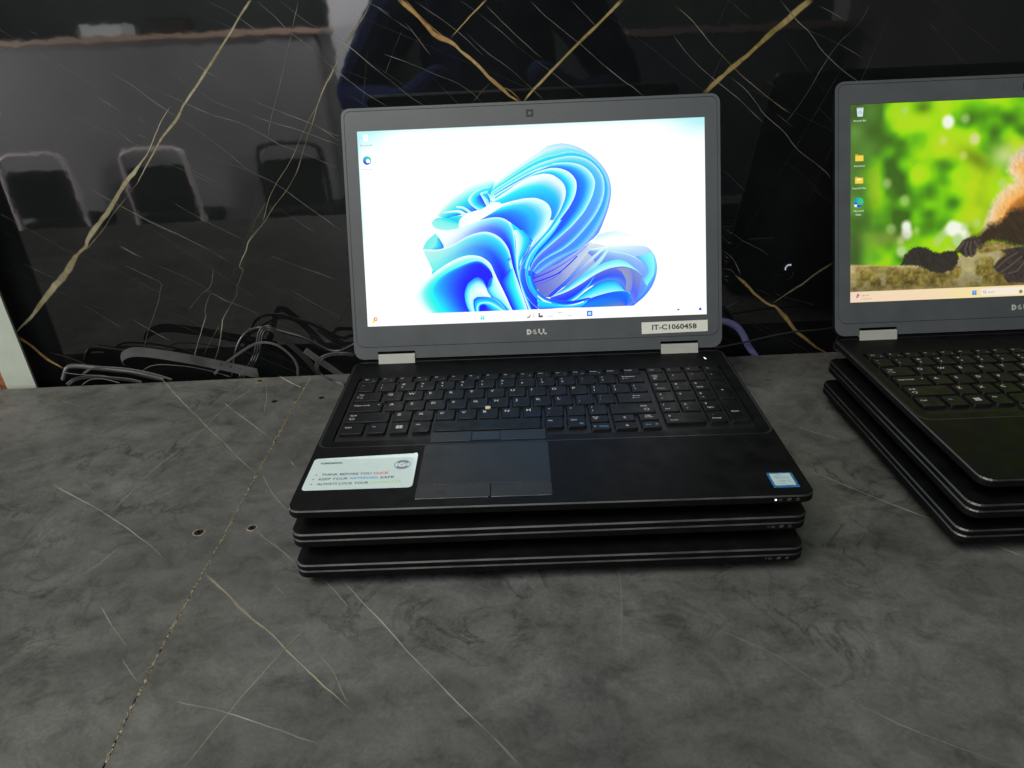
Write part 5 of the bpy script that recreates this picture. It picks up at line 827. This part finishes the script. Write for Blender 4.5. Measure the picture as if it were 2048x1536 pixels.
mb = MB(); plate(mb, rrect(-184.0, 184.0, 11.75, 245.1, [6, 6, 8.6, 8.6], 5), [[(-172.2, S0 - .1), (172.2, S0 - .1), (172.2, S0 + 193.6), (-172.2, S0 + 193.6)]], -.05, .88, lambda x, s, a: (x, a, s))
BEZEL = fixn(mb.mesh("bezel")); BEZEL.materials.append(M['bezel'])
mb = MB(); f = lambda a: (lambda x, s: (x, a, s))
mb.rings([xz_(rrect(-3.7, 3.7, 233, 240.4, .6, 2), -.02), xz_(rrect(-3.7, 3.7, 233, 240.4, .6, 2), -.12)], [0]); c = [(1.5 * math.cos(i * .5236), 236.7 + 1.5 * math.sin(i * .5236)) for i in range(12)]
mb.add([(x, -.16, s) for x, s in c], [tuple(range(12))], 1); mb.add([(x * .45, -.2, 236.7 + (s - 236.7) * .45) for x, s in c], [tuple(range(12))], 0)
for xx in (-22, 23):
    mb.add([(xx + .5 * math.cos(i * .785), -.1, 236.6 + .5 * math.sin(i * .785)) for i in range(8)], [tuple(range(8))], 0)
WEBCAM = mb.mesh("webcam"); WEBCAM.materials.append(M['glass']); WEBCAM.materials.append(M['lens'])
mb = MB()
# four-letter maker's mark, the second letter tipped on its corner
def bar(x0, x1, y0, y1): mb.add([(x0, -.1, y0), (x1, -.1, y0), (x1, -.1, y1), (x0, -.1, y1)], [(0, 1, 2, 3)])
H = 5.6; y0 = 18.4
bar(-10.2, -8.5, y0, y0 + H)
o_ = [(-8.5 + 3.0 * math.sin(t), y0 + H / 2 - H / 2 * math.cos(t)) for t in np.linspace(0, math.pi, 10)]; i_ = [(-8.5 + 1.5 * math.sin(t), y0 + H / 2 - (H / 2 - 1.4) * math.cos(t)) for t in np.linspace(0, math.pi, 10)]
for q in range(9): mb.add([(p[0], -.1, p[1]) for p in (o_[q], o_[q + 1], i_[q + 1], i_[q])], [(0, 1, 2, 3)])
e0 = Vector((-3.25, y0 - .2)); ux = Vector((math.cos(.36), math.sin(.36))); uy = Vector((-ux.y, ux.x))
def ebar(a0, a1, b0, b1):
    q = [e0 + ux * a + uy * b_ for a, b_ in ((a0, b0), (a1, b0), (a1, b1), (a0, b1))]; mb.add([(p.x, -.13, p.y) for p in q], [(0, 1, 2, 3)])
ebar(0, 1.2, 0, 4.65); ebar(0, 3.6, 0, 1.0); ebar(0, 3.6, 1.85, 2.8); ebar(0, 3.6, 3.65, 4.65)
bar(1.5, 3.1, y0, y0 + H); bar(1.5, 5.4, y0, y0 + 1.5); bar(6, 7.6, y0, y0 + H); bar(6, 9.9, y0, y0 + 1.5)
LOGO = mb.mesh("logo"); LOGO.materials.append(M['logo'])
mb = MB()
sec = [(-.9, -6.2), (-.9, 2.6), (-.2, 3.6), (1.2, 4.1), (5.5, 3.8), (6.6, 2.4), (6.6, -5)]
mb.rings([[(x, a, s) for a, s in sec] for x in (-18.6, 18.6)]); HINGE = fixn(mb.mesh("hinge")); HINGE.materials.append(M['silver'])
PADS = [("touchpad", pad_mesh(-97.4, 2.8, 26.6, 82.4, -.1, .22), 'pad'), ("touchpad_button", pad_mesh(-97.2, -42.4, 9.9, 26.2, -.1, .3), 'padbtn'), ("touchpad_button", pad_mesh(-42.0, 3.0, 9.9, 26.2, -.1, .3), 'padbtn'),
        ("pointer_button", pad_mesh(-94.2, -60.2, 88.6, 103.4, -2.9, -.5, .8), 'pad'), ("pointer_button", pad_mesh(-59.8, -36.6, 88.6, 102.6, -2.9, -.8, .8), 'padbtn'), ("pointer_button", pad_mesh(-36.2, 1.6, 88.6, 103.4, -2.9, -.5, .8), 'pad')]
PADM = []
for nme, mb_, mk_ in PADS: me = mb_.mesh(nme); me.materials.append(M[mk_]); PADM.append((nme, me))
mb = MB(); mb.rings([z_(rrect(-94.9, 2.2, 87.6, 104.2, 1, 3), -1.9), z_(rrect(-94.6, 1.9, 87.9, 103.9, 1, 3), -1.0)]); PADTRAY = mb.mesh("button_tray"); PADTRAY.materials.append(M['tray'])
mb = MB(); mb.rings([z_(rrect(-50, -45.4, 139.8, 144.2, 1.0, 3), -2.5), z_(rrect(-50, -45.4, 139.8, 144.2, 1.0, 3), .4), z_(rrect(-49.4, -46, 140.4, 143.6, .8, 3), .8)]); POINT = mb.mesh("pointing_stick"); POINT.materials.append(M['beige'])
mb = MB(); mb.rings([z_(rrect(-175.9, 175.9, 95, 211, 3, 4), -3.19), z_(rrect(-175.9, 175.9, 95, 211, 3, 4), -2.9)], cap0=False); TRAY = mb.mesh("keyboard"); TRAY.materials.append(M['tray'])
mb = MB(); mb.rings([z_(rrect(158.5, 176, 224.5, 233, 4, 5), -1.16), z_(rrect(158.8, 175.7, 224.8, 232.7, 4, 5), -.9)]); 
mb.add([(165.2, 231.2, -.85), (166.0, 231.2, -.85), (167.1, 227.2, -.85), (166.2, 227.2, -.85)], [(3, 2, 1, 0)], 1); mb.add([(167.8, 231.2, -.85), (168.2, 231.0, -.85), (168.6, 228.8, -.85), (168.2, 229, -.85)], [(3, 2, 1, 0)], 2)
POWER = mb.mesh("power_button"); POWER.materials.append(M['shell']); POWER.materials.append(M['led']); POWER.materials.append(M['trim'])

mb = MB(); mb.box(-176, 176, 245.4, 252, -6, 1.4); HSHADE = mb.mesh("hinge_gap_shade"); HSHADE.materials.append(M['dark'])  # dark bar added to keep the gap under the lid in unbroken shade
GRP = "black laptops stacked on the counter"
def feet(root, h=3.0):
    for sx in (-130, 130):
        for sy in (45, 205):
            o = link("foot", FOOT, root); o.location = (sx * MM, sy * MM, -17.4 * MM); o.scale = (1, 1, h / 3.2)
def open_laptop(label, loc, rz, tilt, screen, foot):
    t = thing("laptop", label, "laptop", tuple(c * MM for c in loc), rz, GRP)
    bs = link("base", BASE_OPEN, t); feet(t, foot)
    link("status_light", STAT_ON, bs); link("power_button", POWER, bs)
    kb = link("keyboard", TRAY, t)
    for me in KEYMESH: link("key", me, kb)
    link("pointing_stick", POINT, kb)
    bt = link("button_tray", PADTRAY, t)
    for nme, me in PADM: link(nme, me, bt if nme == "pointer_button" else t)
    lid = link("lid", LID, t); lid.location = (0, YH * MM, ZH * MM); lid.rotation_euler = (-tilt, 0, 0)
    link("bezel", BEZEL, lid); link("screen", screen, lid); link("webcam", WEBCAM, lid); link("logo", LOGO, lid)
    hc = link("hinge_gap_shade", HSHADE, t)
    for sx in (-144.1, 144.1):
        h = link("hinge", HINGE, t); h.location = (sx * MM, YH * MM, ZH * MM); h.rotation_euler = (-tilt, 0, 0)
    return t, bs, lid
def shut_laptop(label, loc, rz, foot):      # loc z = top of the closed lid
    t = thing("laptop", label, "laptop", tuple(c * MM for c in loc), rz, GRP)
    l = link("lid", LID_SHUT, t)
    bs = link("base", BASE_SHUT, t); bs.location = (0, 0, -5.4 * MM)
    st = link("status_light", STAT_OFF, bs)
    for sx in (-130, 130):
        for sy in (45, 205):
            o = link("foot", FOOT, t); o.location = (sx * MM, sy * MM, -22.8 * MM); o.scale = (1, 1, foot / 3.2)
    return t
Lt, Lbase, Llid = open_laptop("open black laptop showing a blue ribbon flower on a white screen, topmost of its stack", (0, 0, 0), 0, TH, pic_left(), 3)
shut_laptop("closed black laptop directly under the laptop with the white flower screen", (-1.0, 1.0, -20.5), math.radians(.55), 2.5)
shut_laptop("closed black laptop on the counter, lowest below the white flower screen", (-1.2, -3.4, -45.9), math.radians(.4), 1.3)
Rt, Rbase, Rlid = open_laptop("open black laptop showing a furry animal and green leaves, at the right edge", (491.26, 4.46, 5.6), .01057, .387, pic_right(), 4.4)
shut_laptop("closed black laptop directly under the laptop with the green leafy screen", (489, 4.5, -16.3), math.radians(.5), 4.4)
shut_laptop("closed black laptop on the counter, lowest below the green leafy screen", (490.5, 10.5, -43.6), math.radians(.7), 3.6)

# ---- labels stuck on the first laptop
mb = MB(); f = lambda x, s: (x, -.30, s)
o_ = [(106.2, 14.9), (172.9, 15.6), (172.9, 27.0), (106.2, 26.6)]
mb.rings([[(x, -.06, s) for x, s in o_], [(x, -.22, s) for x, s in o_]]); text(mb, "IT-C1060458", 139.2, 18.9, 5.0, f, 1, 'c', width=45, bold=.025)
me = fixn(mb.mesh("asset_label")); lab = link("asset_label", me, Llid, [M['paper'], M['ink']])
mb = MB(); rr_ = rrect(-183.4, -100.6, 24.9, 67.6, 3.2, 4)
n = len(rr_); V = []
def curl(x, y): d = max(0, (x + 103.5) * .7 + (y - 64.6) * .7 + 1.6); return .12 + .35 * d ** 1.5
mb.rings([[(x, y, .03) for x, y in rr_], [(x, y, curl(x, y)) for x, y in rr_]], cap1=False)
inner = [(x, y, curl(x, y)) for x, y in rr_]
def sub(p, k): return (-142 + (p[0] + 142) * k, 46 + (p[1] - 46) * k)
lv = [1, .97, .94, .91, .88, .84, .5, .02]; base_i = len(mb.v)
mb.rings([[(*sub(q, k), curl(*sub(q, k))) for q in rr_] for k in lv], cap0=False)
f = lambda x, y: (x, y, .2)
text(mb, "REMEMBER:", -177.0, 59.4, 2.5, f, 1, width=17.4, bold=.02)
for yb, x0, parts in ((43.4, -172.7, (("THINK BEFORE YOU", 1, 38.4), ("CLICK", 2, 11.8))), (37.5, -173.4, (("KEEP YOUR", 1, 22.4), ("PA**WORD", 3, 21.4), ("SAFE", 1, 10.6))), (31.2, -173.4, (("ALWAYS LOCK YOUR", 1, 39), ("COMPUTER", 4, 23)))):
    c = [(x0 - 4.2 + .65 * math.cos(i * .785), yb + 1.5 + .65 * math.sin(i * .785)) for i in range(8)]; mb.add([f(*q) for q in c], [tuple(range(8))], 1)
    for s_, slot, w in parts: text(mb, s_, x0, yb, 3.0, f, slot, width=w, bold=.016 if slot != 4 else -.004); x0 += w + 1.5
# round seal
def ringf(cx_, cy_, r0, r1, slot, k=24, a0=0, a1=6.2832):
    for i in range(k):
        p, q = a0 + (a1 - a0) * i / k, a0 + (a1 - a0) * (i + 1) / k
        mb.add([f(cx_ + r * math.cos(a), cy_ + r * math.sin(a)) for r, a in ((r0, p), (r1, p), (r1, q), (r0, q))], [(0, 1, 2, 3)], slot)
ringf(-112, 55.4, 5.9, 6.4, 5); ringf(-112, 55.4, 3.2, 3.5, 5); ringf(-112, 55.4, 3.9, 5.5, 5, 9, .5, 2.6); ringf(-112, 55.4, 3.9, 5.5, 5, 9, 3.7, 5.8)
for p_ in (((-113.6, 55.6), (-112.6, 54.2), (-112.2, 54.9), (-113.2, 56.0)), ((-112.6, 54.2), (-109.6, 57.2), (-109.9, 57.6), (-112.4, 55.3))): mb.add([(x, y, .24) for x, y in p_], [(0, 1, 2, 3)], 2)
me = mb.mesh("reminder_sticker"); link("reminder_sticker", me, Lbase, [M['sticker'], M['greyink'], M['redink'], M['blueink'], M['limeink'], M['navyink']])
mb = MB(); f = lambda x, y: (x, y, .2)
mb.rings([z_(rrect(160.9, 179.4, 9.6, 28, .8, 2), .03), z_(rrect(160.9, 179.4, 9.6, 28, .8, 2), .12)]); mb.add([(x, y, .15) for x, y in rrect(162.6, 177.6, 12.2, 26.8, .8, 2)], [tuple(range(12))], 1)
k = 20
for i in range(k - 3):
    p, q = 1.2 + 6.2832 * i / k, 1.2 + 6.2832 * (i + 1) / k
    mb.add([(170 + a * math.cos(t) , 22.4 + b_ * math.sin(t), .18) for a, b_, t in ((4.6, 2.5, p), (5.0, 2.8, p), (5.0, 2.8, q), (4.6, 2.5, q))], [(0, 1, 2, 3)], 2)
text(mb, "intel", 170, 21.3, 2.1, f, 2, 'c', width=6.6); text(mb, "CORE i5", 170, 16.6, 2.0, f, 2, 'c', width=9.6); text(mb, "vPro", 170, 13.4, 1.6, f, 2, 'c', width=5.2)
link("processor_sticker", mb.mesh("processor_sticker"), Lbase, [M['badge'], M['badgeface'], M['blueink']])

# ================================================================== CABLES in the gap behind the counter
cb = D['cab']
def cable(name, label, cat, mb, m, smooth=True):
    o = link(name, mb.mesh(name, smooth), None, m); tag(o, label, cat, "cables behind the counter"); return o
def strands(pts, w, r, k=3, n=90, m2=True):
    mb = MB(); P = catmull(pts, n, False); T, N, B = frames(P)
    # strands lie side by side, seen flat from the room
    side = np.cross(T, np.array([0, 1.0, .25])); side /= np.linalg.norm(side, axis=1)[:, None] + 1e-9
    for i in range(k):
        tube(mb, P + side * ((i - (k - 1) / 2) * w), r, n, 8)
    return mb
def single(pts, r, n=90, flat=None): mb = MB(); tube(mb, pts, r, n, 10, flat=flat); return mb
cable("power_cable", "thick black power cable arching behind the twisted ribbon cable", "cable", single(cb['cord'], 2.1), M['cable'])
cable("ribbon_cable", "three-core black ribbon cable folded over at the top of its arch", "cable", strands(cb['ribbon'], 2.6, 1.35), M['cable'])
cable("twin_cable", "slim grey twin cable in a low arch between strap and laptop", "cable", strands(cb['twin'], 1.6, .85, 2), M['greycable'])
cable("power_lead", "looped three-strand lead lying over the counter edge beside the laptop", "cable", strands(cb['loop'], 1.7, 1.0), M['cable'])
cable("ribbon_cable", "striped grey flat cable end leaning just left of the white-screen laptop", "cable", strands(cb['grey'], 3.2, 1.4), M['greycable'])
mb = MB(); P_ = catmull(cb['strap'], 80, False); T, N, B = frames(P_); wid = np.interp(np.linspace(0, 1, 80), [0, .08, .2, 1], [2.5, 5.2, 6.2, 6.6])
upv = np.cross(np.array([0, 1.0, 0]), T); upv /= np.linalg.norm(upv, axis=1)[:, None] + 1e-9; upv *= np.sign(upv[:, 2:3] + 1e-6); outv = np.tile([0, 1.0, .0], (80, 1))
# the strap stands on edge: wide in the vertical direction
mb.rings([[tuple(P_[i] + np.array(q)) for q in (( (0, -.6, -wid[i]) , (0, .6, -wid[i]), (0, .6, wid[i]), (0, -.6, wid[i])))] for i in range(80)])
for q in (60, 65, 70):
    c = P_[q]; mb.add([(c[0] + 1.1 * math.cos(i * .785), c[1] - .75, c[2] + 1.4 + 1.1 * math.sin(i * .785)) for i in range(8)], [tuple(range(8))], 1)
cable("flat_strap", "wide grey flat strap with punched holes, hooked over at its left end", "strap", mb, [M['strap'], M['dark']], False)
cable("power_cable", "thick dark cable at the bottom of the cable heap near the pale post", "cable", single(cb['low1'], 3.2), M['greycable'])
cable("twin_cable", "thin pale-lined cable bowed over the heap near the pale post", "cable", strands(cb['low2'], 1.5, .8, 2), M['greycable'])
cable("thin_wire", "single thin grey wire running straight from the left end of the heap", "wire", single(cb['low3'], .6), M['greycable'])
cable("power_lead", "dark flat lead curving low along the counter's back edge", "cable", strands(cb['low4'], 1.6, .95), M['cable'])
cable("thin_wire", "short cream-edged wire looping up just above the counter's back edge", "wire", single(cb['low5'], .7), M['greycable'])
R_c = np.random.default_rng(3)
def shift(pts, dx, dy, dz): return [[p[0] + dx, min(p[1] + dy, back_y(p[0]) + 44), p[2] + dz] for p in pts]
cable("thin_wire", "thin pale wire tucked under the hooked end of the strap", "wire", single(shift(cb['low2'], 70, 6, -2), .7), M['greycable'])
cable("network_cable", "lavender cable curling down between the two laptop stacks", "cable", single(cb['purple'], 4.2), M['lavender'])
pc = thing("plugged_cable", "thin black cord stretched between the two stacks to a plug with white light ring", "cord", (0, 0, 0)); pc['group'] = "cables behind the counter"
link("cord", single(cb['thin'] + [[345, 330, -45], [385, 290, -36], [390, 266, -33.5]], 1.2, 120).mesh("cord", True), pc, M['cable'])
cyl = lambda r, y: [(390 + r * math.cos(i * .3142), y, -33.5 + r * math.sin(i * .3142)) for i in range(20)]
mb = MB(); mb.rings([cyl(3.2, 272), cyl(4.2, 262), cyl(5, 261), cyl(5, 246)]); link("plug", fixn(mb.mesh("plug", True)), pc, M['cable'])
mb = MB(); k = 20
arc = lambda r, y: [(390 + r * math.cos(a), y, -33.5 + r * math.sin(a)) for a in np.linspace(math.radians(65), math.radians(205), k)]
o1, o2 = arc(5.1, 262.4), arc(6.3, 262.4)
mb.add(o1 + o2, [(i, i + 1, k + i + 1, k + i) for i in range(k - 1)]); me = mb.mesh("light_ring"); link("light_ring", me, pc, M['ledring'])

# ================================================================== THE ROOM the polished wall mirrors
def struct(name, mb, m): o = link(name, fixn(mb.mesh(name)), None, m); o['kind'] = 'structure'; return o
mb = MB(); mb.box(-6000, 6000, -6000, 900, FL - 20, FL); struct("floor", mb, M['floor'])
mb = MB(); mb.box(-6000, 6000, -5200, -5100, FL, 2600); struct("room_wall", mb, M['backwall'])
desk = thing("reception_desk", "tall grey reception desk with an orange wood edge, mirrored in the marble", "desk")
mb = MB(); mb.rings([z_(rrect(-4600, -930, -3800, -3050, [40, 10, 10, 160], 8), FL), z_(rrect(-4600, -930, -3800, -3050, [40, 10, 10, 160], 8), 314)]); link("front_panel", fixn(mb.mesh("front_panel", False)), desk, M['panelgrey'])
mb = MB(); mb.box(-4620, -915, -3800, -3030, 316, 343, ch=4); link("wood_edge", fixn(mb.mesh("wood_edge")), desk, M['deskwood'])
d2 = thing("side_desk", "low side desk coloured dark as if in shadow with a thin pale top edge, mirrored in the marble", "desk")
mb = MB(); mb.box(780, 2000, -3700, -3060, FL, 225); link("front_panel", fixn(mb.mesh("front_panel")), d2, M['paneldark'])  # dark panel colour carries the shadow on this stretch of desk
mb = MB(); mb.box(770, 2010, -3700, -3050, 228, 262, ch=3); link("top_edge", fixn(mb.mesh("top_edge")), d2, mat("dull_wood_edge", (.22, .18, .15), .5))
mb = MB(); mb.box(2030, 4200, -3300, -3100, FL, 1500, ch=2); o = link("grey_partition", fixn(mb.mesh("grey_partition")), None, M['panelgrey']); tag(o, "plain grey partition right of the dark side desk, mirrored in the marble", "partition")
mb = MB(); mb.box(-925, -660, -3650, -3400, FL, 1600, ch=6); o = link("white_pillar", fixn(mb.mesh("white_pillar")), None, M['whitepaint']); tag(o, "white painted pillar beside the reception desk, mirrored in the marble", "pillar")
mb = MB(); mb.box(-2220, -2010, -3300, -3090, 345, 400, ch=2); o = link("white_box", fixn(mb.mesh("white_box")), None, M['card']); tag(o, "small white box on the reception desk, mirrored in the marble", "box")
mb = MB(); mb.box(-1860, -1660, -3250, -3110, 345, 425, ch=12); o = link("dark_box", fixn(mb.mesh("dark_box")), None, M['darkbox']); tag(o, "dark rounded box on the reception desk, mirrored in the marble", "box")
def chair_meshes():
    o = {}
    mb = MB(); tube(mb, [(-180, 0, 0), (-190, 8, 200), (-183, -10, 470), (-172, -40, 760), (-140, -52, 845), (0, -56, 858), (140, -52, 845), (172, -40, 760), (183, -10, 470), (190, 8, 200), (180, 0, 0)], 14, 90, 8); o['frame'] = (mb.mesh("frame", True), 'chrome')
    mb = MB(); mb.rings([[(x, y + dy, z) for x, z in rrect(-158, 158, 520, 770, 30, 4)] for y, dy in ((-18, 0), (-44, 0))]); o['backrest'] = (fixn(mb.mesh("backrest")), 'fabric')
    mb = MB(); mb.rings([z_(rrect(-200, 200, -20, 400, 40, 4), 420), z_(rrect(-205, 205, -25, 405, 45, 4), 445), z_(rrect(-190, 190, -10, 390, 40, 4), 475)]); o['seat'] = (fixn(mb.mesh("seat")), 'fabric')
    mb = MB(); tube(mb, [(-185, 395, 0), (-185, 385, 430)], 12, 6, 8); o['leg'] = (mb.mesh("leg", True), 'chrome')
    mb = MB(); tube(mb, [(185, 395, 0), (185, 385, 430)], 12, 6, 8); o['leg_'] = (mb.mesh("leg", True), 'chrome')
    for me, m_ in o.values(): me.materials.append(M[m_])
    return o
CH = chair_meshes()
for x, lb in ((-2490, "leftmost black chair with chrome frame, mirrored in the marble by the pale post"), (-1845, "middle black chair with chrome frame, mirrored in the marble"), (-1115, "black chair with dark frame mirrored in the marble nearest the white-screen laptop")):
    t = thing("chair", lb, "chair", (x * MM, -2.76, FL * MM), math.radians(180 if x > -2000 else 176), "chairs along the reception desk")
    for nme, (me, _) in CH.items():
        o = link(nme.strip('_'), me, t)
        if x > -1500 and nme == 'frame': o.material_slots[0].link = 'OBJECT'; o.material_slots[0].material = M['paneldark']
# the person taking the picture: navy shirt, both hands raised to chest height
person = bpy.data.meshes.new("person")
J = [((0, 0, 0.02), .15), ((0, 0, .22), .145), ((0, .01, .42), .165), ((0, .01, .52), .10), ((0, .02, .60), .055), ((0, .04, .70), .082), ((0, .05, .80), .085),
     ((-.21, 0, .47), .085), ((-.36, .02, .24), .062), ((-.20, .20, .24), .045), ((-.09, .25, .32), .036),
     ((.21, 0, .47), .085), ((.36, .02, .24), .062), ((.20, .20, .24), .045), ((.09, .25, .32), .036),
     ((-.10, 0, -.12), .095), ((-.11, .02, -.50), .065), ((-.11, 0, -.90), .045), ((-.11, .10, -.93), .045),
     ((.10, 0, -.12), .095), ((.11, .02, -.50), .065), ((.11, 0, -.90), .045), ((.11, .10, -.93), .045)]
Eg = [(0, 1), (1, 2), (2, 3), (3, 4), (4, 5), (5, 6), (3, 7), (7, 8), (8, 9), (9, 10), (3, 11), (11, 12), (12, 13), (13, 14), (0, 15), (15, 16), (16, 17), (17, 18), (0, 19), (19, 20), (20, 21), (21, 22)]
person.from_pydata([p for p, _ in J], Eg, [])
po = link("person", person, None, M['shirt'], (-.03, -.74, -.10))
po.modifiers.new("Skin", 'SKIN')
for i, (_, r) in enumerate(J):
    v = person.skin_vertices[0].data[i]; v.radius = (r * (1.25 if i < 3 else 1), r * (.8 if i < 3 else 1)); v.use_root = (i == 0)
sb = po.modifiers.new("Smooth", 'SUBSURF'); sb.levels = 2; sb.render_levels = 2
tag(po, "person in a navy shirt facing the counter, mirrored as a dark shape above the laptop", "person")
